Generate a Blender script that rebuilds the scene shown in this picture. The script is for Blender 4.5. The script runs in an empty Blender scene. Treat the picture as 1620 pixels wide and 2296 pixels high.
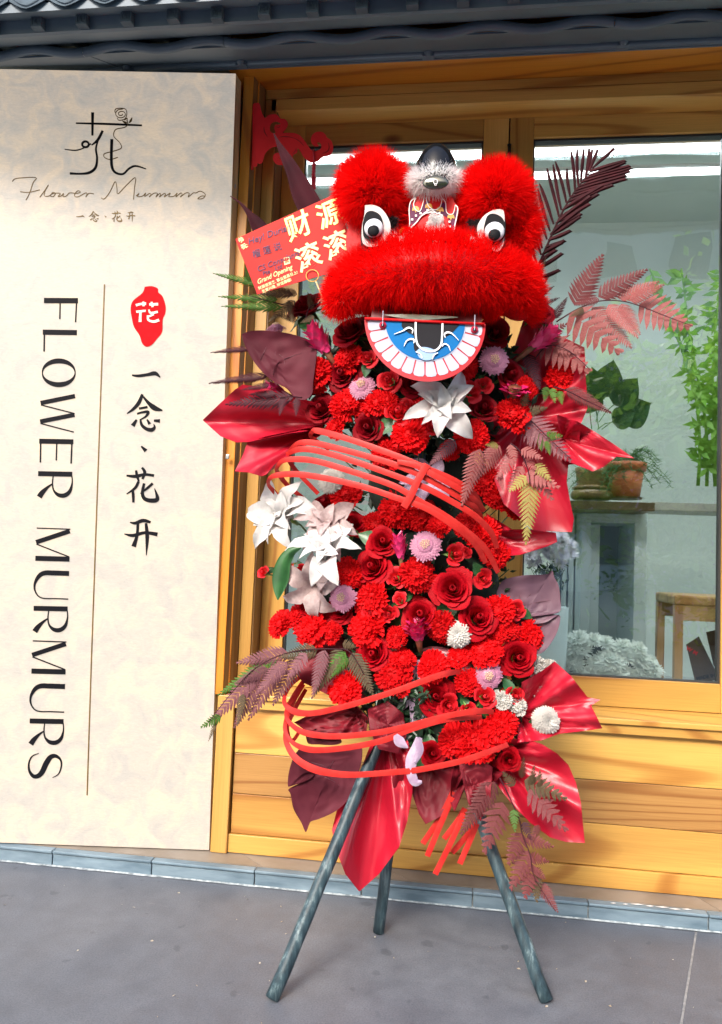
import bpy, bmesh, math, random
import numpy as np
from mathutils import Vector, Matrix, Quaternion
random.seed(7); np.random.seed(7)
R = math.radians
sc = bpy.context.scene
COL = sc.collection

# ---------------------------------------------------------------- camera
CAMZ = 1.05; FPX = 1650.0
YAW, PITCH, ROLL = R(7.46), R(3.47), R(2.27)
_f = Vector((-math.sin(YAW)*math.cos(PITCH), math.cos(YAW)*math.cos(PITCH), math.sin(PITCH)))
_r0 = Vector((math.cos(YAW), math.sin(YAW), 0)); _u0 = _r0.cross(_f)
_r = math.cos(ROLL)*_r0 + math.sin(ROLL)*_u0
_u = -math.sin(ROLL)*_r0 + math.cos(ROLL)*_u0
cam = bpy.data.cameras.new('camera'); camo = bpy.data.objects.new('camera', cam); COL.objects.link(camo)
cam.sensor_fit = 'VERTICAL'; cam.sensor_height = 36; cam.lens = 36*FPX/2296
cam.clip_start = 0.05; cam.clip_end = 500
m = Matrix((_r, _u, -_f)).transposed().to_4x4(); m.translation = (0, 0, CAMZ)
camo.matrix_world = m
sc.camera = camo

# ---------------------------------------------------------------- light
w = bpy.data.worlds.new('World'); sc.world = w; w.use_nodes = True
nt = w.node_tree; nt.nodes.clear()
sky = nt.nodes.new('ShaderNodeTexSky'); sky.sky_type = 'NISHITA'; sky.sun_disc = False
SUN_EL, SUN_AZ = R(38), R(198)      # high, behind and a little left of the camera
sky.sun_elevation = SUN_EL; sky.sun_rotation = SUN_AZ; sky.air_density = 1.0; sky.dust_density = 3.5; sky.ozone_density = 1.0
bg = nt.nodes.new('ShaderNodeBackground'); bg.inputs[1].default_value = 0.15
ow = nt.nodes.new('ShaderNodeOutputWorld')
nt.links.new(sky.outputs[0], bg.inputs[0]); nt.links.new(bg.outputs[0], ow.inputs[0])
sl = bpy.data.lights.new('sun', 'SUN'); sl.energy = 1.5; sl.angle = R(20); sl.color = (1, 0.95, 0.88)
so = bpy.data.objects.new('sun', sl); COL.objects.link(so)
sd = Vector((math.sin(SUN_AZ)*math.cos(SUN_EL), math.cos(SUN_AZ)*math.cos(SUN_EL), math.sin(SUN_EL)))
so.rotation_euler = sd.to_track_quat('Z', 'Y').to_euler()
so.location = (0, -3, 6)
sc.view_settings.view_transform = 'Standard'; sc.view_settings.look = 'None'
sc.view_settings.exposure = 1.35; sc.view_settings.gamma = 1; sc.view_settings.use_curve_mapping = False

# ---------------------------------------------------------------- measuring helpers: a point of the photo and its distance -> a place
def ray(x, y): return _f + float((x-810)/FPX)*_r - float((y-1148)/FPX)*_u
def W(x, y, Y):
    Y = float(Y)
    d = ray(x, y); t = Y/d.y; return Vector((d.x*t, Y, CAMZ+d.z*t))
def WZ(x, y, z):
    d = ray(x, y); t = (z-CAMZ)/d.z; return Vector((d.x*t, d.y*t, z))
def conv(ox, oy, s):
    return lambda x, y: ((ox+x/s)/1.784, (oy+y/s)/1.784)
ZL = conv(0, 1000, 1.62); ZM = conv(100, 2000, 1.836); ZG = conv(0, 0, 1.121)
ZR = conv(2000, 500, 1.766); ZI = conv(2000, 1700, 1.82); Z3 = conv(800, 900, 2.314); Z4 = conv(1300, 550, 1.8)
ZA = conv(800, 1600, 2.025); ZB = conv(1500, 1600, 2.025); ZC = conv(1000, 2200, 2.314); ZD = conv(1600, 2200, 2.314)
Z5 = conv(800, 2500, 2.025); Z6 = conv(1500, 2800, 1.8); ZO = conv(880, 280, 3.24); ZK = conv(920, 760, 2.893)

# ---------------------------------------------------------------- objects
def tag(o, label=None, cat=None, group=None, kind=None):
    if label: o['label'] = label
    if cat: o['category'] = cat
    if group: o['group'] = group
    if kind: o['kind'] = kind
    return o
def link(name, me, parent=None):
    o = bpy.data.objects.new(name, me); COL.objects.link(o)
    if parent: o.parent = parent
    return o
def root(name, label, cat, loc=(0, 0, 0), group=None, rot=None):
    o = bpy.data.objects.new(name, None); COL.objects.link(o); o.empty_display_size = 0.05
    o.location = loc
    if rot is not None: o.rotation_mode = 'QUATERNION'; o.rotation_quaternion = rot
    return tag(o, label, cat, group)
BASES = {}
def base(o, loc): BASES[o.name] = Vector(loc); o.location = (0, 0, 0)
class MB:
    def __init__(s): s.v = []; s.f = []
    def add(s, vs, fs):
        b = len(s.v); s.v += [tuple(v) for v in vs]; s.f += [tuple(b+i for i in f) for f in fs]; return s
    def box(s, x0, x1, y0, y1, z0, z1):
        v = [(x, y, z) for z in (z0, z1) for y in (y0, y1) for x in (x0, x1)]
        return s.add(v, [(0, 2, 3, 1), (4, 5, 7, 6), (0, 1, 5, 4), (2, 6, 7, 3), (0, 4, 6, 2), (1, 3, 7, 5)])
    def hexa(s, c):   # 8 corners: front tl,tr,br,bl then back
        return s.add(c, [(0, 3, 2, 1), (4, 5, 6, 7), (0, 1, 5, 4), (3, 7, 6, 2), (0, 4, 7, 3), (1, 2, 6, 5)])
    def tube(s, pts, rad, n=8, cap=True):
        pts = [Vector(p) for p in pts]; N = len(pts)
        if not hasattr(rad, '__len__'): rad = [rad]*N
        rings = []; a = None
        for i, p in enumerate(pts):
            t = (pts[min(i+1, N-1)]-pts[max(i-1, 0)]).normalized()
            if a is None: a = t.orthogonal()
            a = (a-t*a.dot(t)).normalized(); b = t.cross(a)
            rings.append([p+(a*math.cos(2*math.pi*k/n)+b*math.sin(2*math.pi*k/n))*rad[i] for k in range(n)])
        vs = [v for r_ in rings for v in r_]; fs = []
        for i in range(N-1):
            for k in range(n):
                fs.append((i*n+k, i*n+(k+1) % n, (i+1)*n+(k+1) % n, (i+1)*n+k))
        if cap: fs.append(tuple(range(n-1, -1, -1))); fs.append(tuple((N-1)*n+k for k in range(n)))
        return s.add(vs, fs)
    def grid(s, P, closed=False):
        n, m_ = len(P), len(P[0]); vs = [v for row in P for v in row]; fs = []
        for i in range(n-1):
            for j in range(m_-1): fs.append((i*m_+j, i*m_+j+1, (i+1)*m_+j+1, (i+1)*m_+j))
            if closed: fs.append((i*m_+m_-1, i*m_, (i+1)*m_, (i+1)*m_+m_-1))
        return s.add(vs, fs)
    def lathe(s, prof, c=(0, 0, 0), n=24):
        P = [[(c[0]+r_*math.cos(2*math.pi*k/n), c[1]+r_*math.sin(2*math.pi*k/n), c[2]+z) for k in range(n)] for r_, z in prof]
        return s.grid(P, True)
    def ell(s, c, rx, ry, rz, n=20, m_=12):
        P = []
        for i in range(m_+1):
            a = -math.pi/2+math.pi*i/m_
            P.append([(c[0]+rx*math.cos(a)*math.cos(2*math.pi*k/n), c[1]+ry*math.cos(a)*math.sin(2*math.pi*k/n), c[2]+rz*math.sin(a)) for k in range(n)])
        return s.grid(P, True)
    def mesh(s, name, mat=None, smooth=False):
        me = bpy.data.meshes.new(name); me.from_pydata(s.v, [], s.f); me.update()
        if smooth: me.polygons.foreach_set('use_smooth', [True]*len(me.polygons))
        if mat: me.materials.append(mat)
        return me
    def build(s, name, mat, parent=None, smooth=False, bevel=0, solid=0):
        o = link(name, s.mesh(name, mat, smooth), parent)
        if bevel:
            b = o.modifiers.new('b', 'BEVEL'); b.width = bevel; b.segments = 2; b.limit_method = 'ANGLE'
        if solid:
            b = o.modifiers.new('s', 'SOLIDIFY'); b.thickness = solid; b.offset = 0; b.use_rim = False
        return o
def smooth_path(pts, k=6):
    out = []; n = len(pts)
    if n < 3: return [tuple(p) for p in pts]
    for i in range(n-1):
        p0 = pts[max(i-1, 0)]; p1 = pts[i]; p2 = pts[i+1]; p3 = pts[min(i+2, n-1)]
        for j in range(k):
            t = j/k
            out.append(tuple(0.5*((2*b)+(-a+c)*t+(2*a-5*b+4*c-d)*t*t+(-a+3*b-3*c+d)*t**3) for a, b, c, d in zip(p0, p1, p2, p3)))
    out.append(tuple(pts[-1])); return out
def flat_curve(outlines, depth, bev=0.0):   # 2D outlines (holes allowed) -> extruded mesh data
    cu = bpy.data.curves.new('c', 'CURVE'); cu.dimensions = '2D'; cu.fill_mode = 'BOTH'; cu.extrude = depth/2; cu.bevel_depth = bev
    for o in outlines:
        sp = cu.splines.new('POLY'); sp.points.add(len(o)-1)
        for i, p in enumerate(o): sp.points[i].co = (p[0], p[1], 0, 1)
        sp.use_cyclic_u = True
    ob = bpy.data.objects.new('c', cu); me = bpy.data.meshes.new_from_object(ob); bpy.data.objects.remove(ob); bpy.data.curves.remove(cu)
    me.materials.clear(); return me
def text_mesh(body, size, depth=0.001, offset=0.0, shear=0.0, align='CENTER'):
    cu = bpy.data.curves.new('t', 'FONT'); cu.body = body; cu.size = size; cu.extrude = depth/2; cu.offset = offset; cu.shear = shear
    cu.align_x = align; cu.align_y = 'CENTER'; cu.resolution_u = 3
    ob = bpy.data.objects.new('t', cu); COL.objects.link(ob); bpy.context.view_layer.update()
    me = bpy.data.meshes.new_from_object(ob.evaluated_get(bpy.context.evaluated_depsgraph_get()))
    bpy.data.objects.remove(ob); me.materials.clear(); return me

# ---------------------------------------------------------------- materials
MATS = {}
def new(name):
    m_ = bpy.data.materials.new(name); m_.use_nodes = True; t = m_.node_tree; t.nodes.clear()
    o = t.nodes.new('ShaderNodeOutputMaterial'); b = t.nodes.new('ShaderNodeBsdfPrincipled'); t.links.new(b.outputs[0], o.inputs[0])
    MATS[name] = m_; return m_, t, b
def N(t, typ, **kw):
    n = t.nodes.new(typ)
    for k, v in kw.items():
        if k in ('x',): continue
        setattr(n, k, v)
    return n
def ramp(t, fac, stops):
    r_ = t.nodes.new('ShaderNodeValToRGB'); cr = r_.color_ramp
    while len(cr.elements) < len(stops): cr.elements.new(0.5)
    for e, (p, c) in zip(cr.elements, stops): e.position = p; e.color = (*c, 1)
    t.links.new(fac, r_.inputs[0]); return r_.outputs[0]
def coords(t, scale=(1, 1, 1), rnd=0.0):
    tc = t.nodes.new('ShaderNodeTexCoord'); mp = t.nodes.new('ShaderNodeMapping'); mp.inputs['Scale'].default_value = scale
    if rnd:
        oi = t.nodes.new('ShaderNodeObjectInfo'); mu = N(t, 'ShaderNodeVectorMath', operation='SCALE'); mu.inputs[0].default_value = (rnd, rnd*1.7, rnd*2.3)
        t.links.new(oi.outputs['Random'], mu.inputs['Scale'])
        ad = N(t, 'ShaderNodeVectorMath', operation='ADD'); t.links.new(tc.outputs['Object'], ad.inputs[0]); t.links.new(mu.outputs[0], ad.inputs[1])
        t.links.new(ad.outputs[0], mp.inputs[0])
    else: t.links.new(tc.outputs['Object'], mp.inputs[0])
    return mp.outputs[0]
def noise(t, vec, scale, detail=4, rough=0.55, dist=0):
    n = t.nodes.new('ShaderNodeTexNoise'); n.inputs['Scale'].default_value = scale; n.inputs['Detail'].default_value = detail
    n.inputs['Roughness'].default_value = rough; n.inputs['Distortion'].default_value = dist; t.links.new(vec, n.inputs['Vector']); return n.outputs[0]
def bump(t, b, h, st=0.2, dist=0.01):
    bp = t.nodes.new('ShaderNodeBump'); bp.inputs['Strength'].default_value = st; bp.inputs['Distance'].default_value = dist
    t.links.new(h, bp.inputs['Height']); t.links.new(bp.outputs[0], b.inputs['Normal'])
def simple(name, c1, c2=None, rough=0.5, scale=30, detail=3, bmp=0.0, spec=0.5, metal=0, trans=0.0, hue=0.0, sheen=0, coat=0, rnd=3.0, stretch=(1, 1, 1), dist=0, lo=0.35, hi=0.65):
    m_, t, b = new(name); c2 = c2 or c1
    v = coords(t, stretch, rnd); n = noise(t, v, scale, detail, 0.55, dist)
    col = ramp(t, n, [(lo, c1), (hi, c2)])
    if hue:
        oi = t.nodes.new('ShaderNodeObjectInfo'); mr = t.nodes.new('ShaderNodeMapRange'); mr.inputs[3].default_value = 1-hue; mr.inputs[4].default_value = 1+hue
        t.links.new(oi.outputs['Random'], mr.inputs[0]); hs = t.nodes.new('ShaderNodeHueSaturation'); t.links.new(mr.outputs[0], hs.inputs['Value']); t.links.new(col, hs.inputs['Color']); col = hs.outputs[0]
    t.links.new(col, b.inputs['Base Color'])
    b.inputs['Roughness'].default_value = rough; b.inputs['Specular IOR Level'].default_value = spec; b.inputs['Metallic'].default_value = metal
    b.inputs['Coat Weight'].default_value = coat; b.inputs['Coat Roughness'].default_value = 0.15
    if sheen: b.inputs['Sheen Weight'].default_value = sheen
    if bmp: bump(t, b, n, bmp, 0.004)
    if trans:
        tr = t.nodes.new('ShaderNodeBsdfTranslucent'); t.links.new(col, tr.inputs[0]); mx = t.nodes.new('ShaderNodeMixShader'); mx.inputs[0].default_value = trans
        o = [x for x in t.nodes if x.type == 'OUTPUT_MATERIAL'][0]
        t.links.new(b.outputs[0], mx.inputs[1]); t.links.new(tr.outputs[0], mx.inputs[2]); t.links.new(mx.outputs[0], o.inputs[0])
    return m_
def wood(name, axis, cols, ring=9.0, rough=0.42, knots=True):
    m_, t, b = new(name)
    st = {'x': (0.10, 1, 1), 'z': (1, 1, 0.10)}[axis]
    v = coords(t, st, 5.0)
    big = noise(t, v, 2.2, 3, 0.6, 0.8)
    # growth rings: sine of a distorted field
    n1 = noise(t, v, 1.7, 2, 0.5, 0.3)
    sn = N(t, 'ShaderNodeMath', operation='MULTIPLY'); t.links.new(n1, sn.inputs[0]); sn.inputs[1].default_value = ring*14
    si = N(t, 'ShaderNodeMath', operation='SINE'); t.links.new(sn.outputs[0], si.inputs[0])
    rr = ramp(t, si.outputs[0], [(0.0, (0, 0, 0)), (0.75, (0.15,)*3), (1.0, (1, 1, 1))])
    st2 = {'x': (0.02, 1, 1), 'z': (1, 1, 0.02)}[axis]
    v2 = coords(t, st2, 5.0); fine = noise(t, v2, 260, 3, 0.6)
    base = ramp(t, big, [(0.3, cols[0]), (0.55, cols[1]), (0.75, cols[2])])
    mx = N(t, 'ShaderNodeMixRGB', blend_type='MULTIPLY'); t.links.new(rr, mx.inputs[0])
    ml = N(t, 'ShaderNodeMath', operation='MULTIPLY'); t.links.new(rr, ml.inputs[0]); ml.inputs[1].default_value = 0.6; t.links.new(ml.outputs[0], mx.inputs[0])
    t.links.new(base, mx.inputs[1]); mx.inputs[2].default_value = (0.45, 0.22, 0.08, 1)
    m2 = N(t, 'ShaderNodeMixRGB', blend_type='MULTIPLY'); m2.inputs[0].default_value = 0.5; t.links.new(mx.outputs[0], m2.inputs[1])
    fr = ramp(t, fine, [(0.3, (0.75, 0.68, 0.6)), (0.6, (1, 1, 1))]); t.links.new(fr, m2.inputs[2])
    col = m2.outputs[0]
    if knots:
        kst = {'x': (0.5, 1, 1), 'z': (1, 1, 0.5)}[axis]
        kv = coords(t, kst, 5.0); vo = t.nodes.new('ShaderNodeTexVoronoi'); vo.inputs['Scale'].default_value = 3.1; t.links.new(kv, vo.inputs['Vector'])
        kr = ramp(t, vo.outputs['Distance'], [(0.0, (1, 1, 1)), (0.035, (0.7,)*3), (0.07, (0, 0, 0))])
        mk = N(t, 'ShaderNodeMixRGB', blend_type='MULTIPLY'); t.links.new(kr, mk.inputs[0]); t.links.new(col, mk.inputs[1]); mk.inputs[2].default_value = (0.3, 0.14, 0.06, 1); col = mk.outputs[0]
    oi = t.nodes.new('ShaderNodeObjectInfo'); mr = t.nodes.new('ShaderNodeMapRange'); mr.inputs[3].default_value = 0.80; mr.inputs[4].default_value = 1.12
    t.links.new(oi.outputs['Random'], mr.inputs[0]); hs = t.nodes.new('ShaderNodeHueSaturation'); t.links.new(mr.outputs[0], hs.inputs['Value']); t.links.new(col, hs.inputs['Color'])
    t.links.new(hs.outputs[0], b.inputs['Base Color']); b.inputs['Roughness'].default_value = rough
    b.inputs['Coat Weight'].default_value = 0.15; b.inputs['Coat Roughness'].default_value = 0.3
    bump(t, b, fine, 0.12, 0.002); return m_
HON = [(0.50, 0.255, 0.055), (0.66, 0.375, 0.085), (0.76, 0.475, 0.14)]
KNO = [(0.34, 0.16, 0.045), (0.46, 0.24, 0.07), (0.56, 0.32, 0.10)]
wood_x = wood('honey_wood_horizontal', 'x', HON); wood_z = wood('honey_wood_vertical', 'z', HON)
ORG = [(0.66, 0.23, 0.018), (0.76, 0.30, 0.028), (0.82, 0.37, 0.04)]
orange_x = wood('orange_wood_horizontal', 'x', ORG, ring=6); orange_z = wood('orange_wood_vertical', 'z', ORG)
knotty_x = wood('knotty_brown_plank', 'x', KNO, ring=13)
pale_z = wood('pale_board_edge_wood', 'z', [(0.62, 0.46, 0.24), (0.72, 0.56, 0.32), (0.78, 0.62, 0.38)], knots=False)
shaded_z = wood('shaded_reveal_wood', 'z', [(0.20, 0.10, 0.03), (0.28, 0.14, 0.045), (0.34, 0.18, 0.055)], knots=False)  # frame wood with the shade of its side faces put into the brown
brown_x = wood('dark_shelf_wood', 'x', [(0.10, 0.055, 0.03), (0.15, 0.08, 0.045), (0.2, 0.11, 0.06)])
tan_x = wood('stool_wood_horizontal', 'x', [(0.55, 0.33, 0.14), (0.64, 0.40, 0.18), (0.7, 0.46, 0.23)], knots=False)
tan_z = wood('stool_wood_vertical', 'z', [(0.55, 0.33, 0.14), (0.64, 0.40, 0.18), (0.7, 0.46, 0.23)])
black = simple('matt_black', (0.006, 0.006, 0.008), rough=0.6, spec=0.12)
metal_black = simple('black_metal', (0.02, 0.022, 0.025), rough=0.4, metal=0.3)
eave_m = simple('slate_blue_painted_metal', (0.085, 0.125, 0.165), (0.11, 0.155, 0.20), rough=0.5, scale=6, bmp=0.05)
eave_tile = simple('slate_blue_tile', (0.06, 0.085, 0.11), (0.085, 0.12, 0.15), rough=0.75, spec=0.25, scale=18, bmp=0.15)
red_paint = simple('red_painted_board', (0.74, 0.008, 0.014), (0.82, 0.010, 0.02), rough=0.5, scale=20, bmp=0.03)

# ================================================================ ground and step
def ground_mat():
    m_, t, b = new('grey_stone_paving'); v = coords(t, (1, 1, 1), 0)
    a = noise(t, v, 0.9, 4, 0.6, 0.4); c = noise(t, v, 11, 9, 0.72); f = noise(t, v, 240, 4, 0.7)
    base = ramp(t, a, [(0.35, (0.100, 0.114, 0.142)), (0.6, (0.152, 0.163, 0.185))])
    mx = N(t, 'ShaderNodeMixRGB', blend_type='MULTIPLY'); mx.inputs[0].default_value = 1
    t.links.new(base, mx.inputs[1]); t.links.new(ramp(t, c, [(0.32, (0.74, 0.74, 0.76)), (0.7, (1.14, 1.13, 1.11))]), mx.inputs[2])
    # damp spots
    sp = noise(t, v, 15, 2, 0.4, 0.2); m2 = N(t, 'ShaderNodeMixRGB', blend_type='MULTIPLY'); t.links.new(ramp(t, sp, [(0.68, (0, 0, 0)), (0.72, (0.5,)*3)]), m2.inputs[0])
    t.links.new(mx.outputs[0], m2.inputs[1]); m2.inputs[2].default_value = (0.5, 0.5, 0.52, 1)
    # scuffs: stretched thin pale scratches
    vs = coords(t, (1, 5, 1), 0); s_ = noise(t, vs, 5, 6, 0.75, 1.5); m3 = N(t, 'ShaderNodeMixRGB', blend_type='MIX')
    t.links.new(ramp(t, s_, [(0.66, (0, 0, 0)), (0.72, (0.35,)*3), (0.76, (0, 0, 0))]), m3.inputs[0]); t.links.new(m2.outputs[0], m3.inputs[1]); m3.inputs[2].default_value = (0.4, 0.4, 0.41, 1)
    m4 = N(t, 'ShaderNodeMixRGB', blend_type='MULTIPLY'); m4.inputs[0].default_value = 0.95; t.links.new(m3.outputs[0], m4.inputs[1]); t.links.new(ramp(t, f, [(0.32, (0.70,)*3), (0.5, (0.98,)*3), (0.70, (1.22,)*3)]), m4.inputs[2])
    t.links.new(m4.outputs[0], b.inputs['Base Color'])
    t.links.new(ramp(t, c, [(0.3, (0.42,)*3), (0.7, (0.62,)*3)]), b.inputs['Roughness'])
    bump(t, b, c, 0.35, 0.006); return m_
gm = ground_mat()
g = MB().box(-60, 60, -60, 2.33, -0.06, -0.012).build('ground', gm); tag(g, kind='structure')
jA, jB = WZ(1560, 2097, 0), WZ(1528, 2294, 0); js = (jB.x-jA.x)/(jB.y-jA.y); jx = lambda y: jA.x+js*(y-jA.y)
for (xa, xb, y0, y1) in ((-7, None, -1.6, 2.326), (None, 6, -1.6, 2.326), (-7, 6, -6.0, -1.606)):
    q = [(xa if xa is not None else jx(y1)+0.003, y1), (xb if xb is not None else jx(y1)-0.003, y1), (xb if xb is not None else jx(y0)-0.003, y0), (xa if xa is not None else jx(y0)+0.003, y0)]
    MB().hexa([(x, y, 0) for x, y in q]+[(x, y, -0.03) for x, y in q]).build('paving_slab', gm, g, bevel=0.0015)
q = [(jx(2.326)-.003, 2.326), (jx(2.326)+.003, 2.326), (jx(-1.6)+.003, -1.6), (jx(-1.6)-.003, -1.6)]
MB().hexa([(x, y, -0.002) for x, y in q]+[(x, y, -0.02) for x, y in q]).build('joint_filler', simple('joint_grout', (0.20, 0.2, 0.205), (0.30, 0.30, 0.30), rough=0.9, scale=50), g)
kerb_m = simple('blue_grey_kerb_stone', (0.10, 0.155, 0.20), (0.20, 0.275, 0.33), rough=0.55, scale=14, detail=6, bmp=0.5, hue=0.08, stretch=(0.5, 1, 2.2))
step_m = simple('brown_grey_step_tile', (0.20, 0.165, 0.13), (0.27, 0.235, 0.20), rough=0.42, scale=8, detail=6, bmp=0.15, hue=0.04)
grout = simple('pale_grout', (0.32, 0.35, 0.36), (0.5, 0.52, 0.52), rough=0.9, scale=60)
SZ = 0.052
st = MB().box(-8, 8, 2.338, 2.75, -0.02, SZ-0.008).build('step', grout); tag(st, kind='structure')
for k in range(-8, 9):
    x0 = -0.257+k*0.34
    dz = random.uniform(-0.001, 0.001)
    MB().box(x0+0.002, x0+0.338, 2.328, 2.345, 0.004, SZ-0.012+dz).build('kerb_tile', kerb_m, st, bevel=0.0015)
    MB().box(x0+0.001, x0+0.339, 2.322, 2.352, SZ-0.010, SZ+dz).build('kerb_nosing', kerb_m, st, bevel=0.003)
# mortar line at the foot of the kerb
rg = random.Random(3); pts = []
mb = MB(); xx = -3.0; P = []
while xx < 2.2:
    wv = 0.0025+0.004*rg.random()**2; P.append([(xx, 2.328, 0.0052), (xx, 2.328-wv, 0.0015)]); xx += 0.025
mb.grid(P).build('mortar_line', simple('white_mortar', (0.16, 0.19, 0.21), (0.45, 0.5, 0.52), rough=0.9, scale=60), st)
# step top tiles with diagonal joints
jn = []
for a, b_ in (((545, 1915), (592, 1945)), ((877.5, 1953.7), (917.5, 1973.7)), ((1569, 2013.8), (1610, 2038.8))):
    p = WZ(*a, SZ); q = WZ(*b_, SZ); sl_ = (q.x-p.x)/(q.y-p.y); jn.append((p.x-sl_*(p.y-2.354), sl_))
xs = [(-3.2, 0)]+[(-1.6, -0.6)]+sorted(jn)+[(1.7, -0.6), (3.2, 0)]
for (xa, sa), (xb, sb) in zip(xs[:-1], xs[1:]):
    y0, y1 = 2.354, 2.74
    c = [(xa+0.0015+sa*(y0-y0), y0, SZ), (xb-0.0015, y0, SZ), (xb-0.0015+sb*(y1-y0), y1, SZ), (xa+0.0015+sa*(y1-y0), y1, SZ)]
    lo = [(p[0], p[1], 0.03) for p in c]
    MB().add(c+lo, [(0, 1, 2, 3), (7, 6, 5, 4), (0, 4, 5, 1), (1, 5, 6, 2), (2, 6, 7, 3), (3, 7, 4, 0)]).build('step_tile', step_m, st)
# bits of debris on the paving
deb = MB(); rg = random.Random(5)
for k in range(90):
    x, y = rg.uniform(-1.3, 1.1), rg.uniform(1.2, 2.3); s_ = rg.uniform(0.0008, 0.003); a = rg.uniform(0, 6.28)
    dx, dy = math.cos(a)*s_*2.2, math.sin(a)*s_*2.2
    deb.add([(x-dx, y-dy, 0.001), (x+dy*0.5, y-dx*0.5, 0.001), (x+dx, y+dy, 0.0015), (x-dy*0.5, y+dx*0.5, 0.003)], [(0, 1, 2, 3), (0, 3, 2)])
tag(deb.build('debris', simple('straw_debris', (0.45, 0.33, 0.2), (0.6, 0.58, 0.5), rough=0.9, scale=90)), 'tiny scraps of petal and grit scattered on the grey paving', 'debris', kind='stuff')
# white paint scraps on the step edge at the right
p = WZ(*conv(1445, 3200, 1.121)(1180, 472), SZ+0.001)
sm = MB()
for k in range(7):
    a = rg.uniform(0, 6); x = p.x-0.03+k*0.035; y = 2.332+rg.uniform(0, 0.01); l = rg.uniform(0.008, 0.022)
    sm.add([(x-l, y, SZ+0.0022), (x, y-0.004, SZ+0.0022), (x+l, y+0.002, SZ+0.0022), (x+l*0.2, y+0.006, SZ+0.0022)], [(0, 1, 2, 3)])
sm.build('paint_smear', simple('white_smear', (0.75, 0.78, 0.8), rough=0.6), st)

# ================================================================ shopfront timber
sf = root('storefront', 'honey wooden shop front with planked base wall behind the flower stand', 'shop front')
def B(name, x0, x1, y0, y1, z0, z1, mat, par=sf, bv=0.002): return MB().box(x0, x1, y0, y1, z0, z1).build(name, mat, par, bevel=bv)
XR = 2.3
B('base_post', -0.777, -0.7205, 2.425, 2.5, SZ+0.001, 0.568, wood_z)
# planks of the base wall
zs = [0.115, 0.245, 0.378, 0.528]
for i in range(3):
    B('plank', -0.7145, XR, 2.4405+0.0008*(i % 2), 2.49, zs[i]+0.001, zs[i+1]-0.001, knotty_x if i == 1 else wood_x, bv=0.0015)
B('base_rail', -0.726, XR, 2.434, 2.488, SZ+0.002, 0.1135, wood_x)
B('sill_lip', -0.7195, XR, 2.420, 2.49, 0.5295, 0.560, wood_x)
B('sill', -0.7195, XR, 2.410, 2.66, 0.5605, 0.578, wood_x, bv=0.003)
B('base_backing', -0.76, XR, 2.491, 2.65, 0.05, 0.559, black, bv=0)
# left jambs
B('post', -0.796, -0.7605, 2.425, 2.50, 0.569, 2.728, orange_z)
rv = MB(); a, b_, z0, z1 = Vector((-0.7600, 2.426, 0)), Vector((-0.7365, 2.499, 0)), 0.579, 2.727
rv.hexa([(a.x, a.y, z1), (b_.x, b_.y, z1), (b_.x, b_.y, z0), (a.x, a.y, z0), (a.x-.0003, a.y+0.02, z1), (b_.x-0.01, b_.y+0.02, z1), (b_.x-0.01, b_.y+0.02, z0), (a.x-.0003, a.y+0.02, z0)]).build('reveal_panel', shaded_z, sf)  # darker brown carries the shade of this turned-away face
B('reveal_bead', -0.7515, -0.7485, 2.452, 2.462, 0.58, 2.726, orange_z, bv=0)
B('jamb', -0.7355, -0.6935, 2.5, 2.60, 0.579, 2.69, wood_z)
B('jamb_side_shade', -0.6925, -0.6895, 2.506, 2.60, 0.579, 2.643, shaded_z, bv=0)  # thin dark layer, shade on the jamb's side face put into colour
B('head_rail', -0.714, XR, 2.50, 2.60, 2.645, 2.689, wood_x)
B('head_beam', -0.7355, XR, 2.502, 2.60, 2.6925, 2.7275, wood_x)
B('beam', -0.84, XR, 2.385, 2.70, 2.728, 2.86, orange_x, bv=0.001)
B('upper_wall', -0.84, XR, 2.52, 2.72, 2.861, 4.4, simple('grey_render_wall', (0.35, 0.34, 0.32), (0.42, 0.41, 0.39), rough=0.8, scale=5), bv=0)
# wall to the left behind the sign board
lw = B('wall', -4.5, -0.842, 2.50, 2.70, 0.0, 4.4, simple('pale_green_grey_wall', (0.42, 0.44, 0.36), (0.5, 0.5, 0.42), rough=0.8, scale=4), None, bv=0)
tag(lw, 'pale grey green rendered wall behind the sign board at top left', 'wall')
B('side_light_block', -0.86, -0.6895, 2.602, 2.70, 0.05, 2.95, black, bv=0)  # unseen black block added to stop light leaking round the jambs
B('top_light_block', -0.6895, XR, 2.652, 2.70, 2.652, 2.95, black, bv=0)  # unseen black block added against light leaking above the sashes
B('sash_gap_light_block', 0.137, 0.151, 2.6455, 2.650, 0.58, 2.65, black, bv=0); B('sash_gap_light_block', 0.960, 0.974, 2.6455, 2.650, 0.58, 2.65, black, bv=0)  # black strips added behind the sash gaps to block interior light
B('track', -0.69, XR, 2.615, 2.63, 2.655, 2.668, metal_black, bv=0.001)

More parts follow.
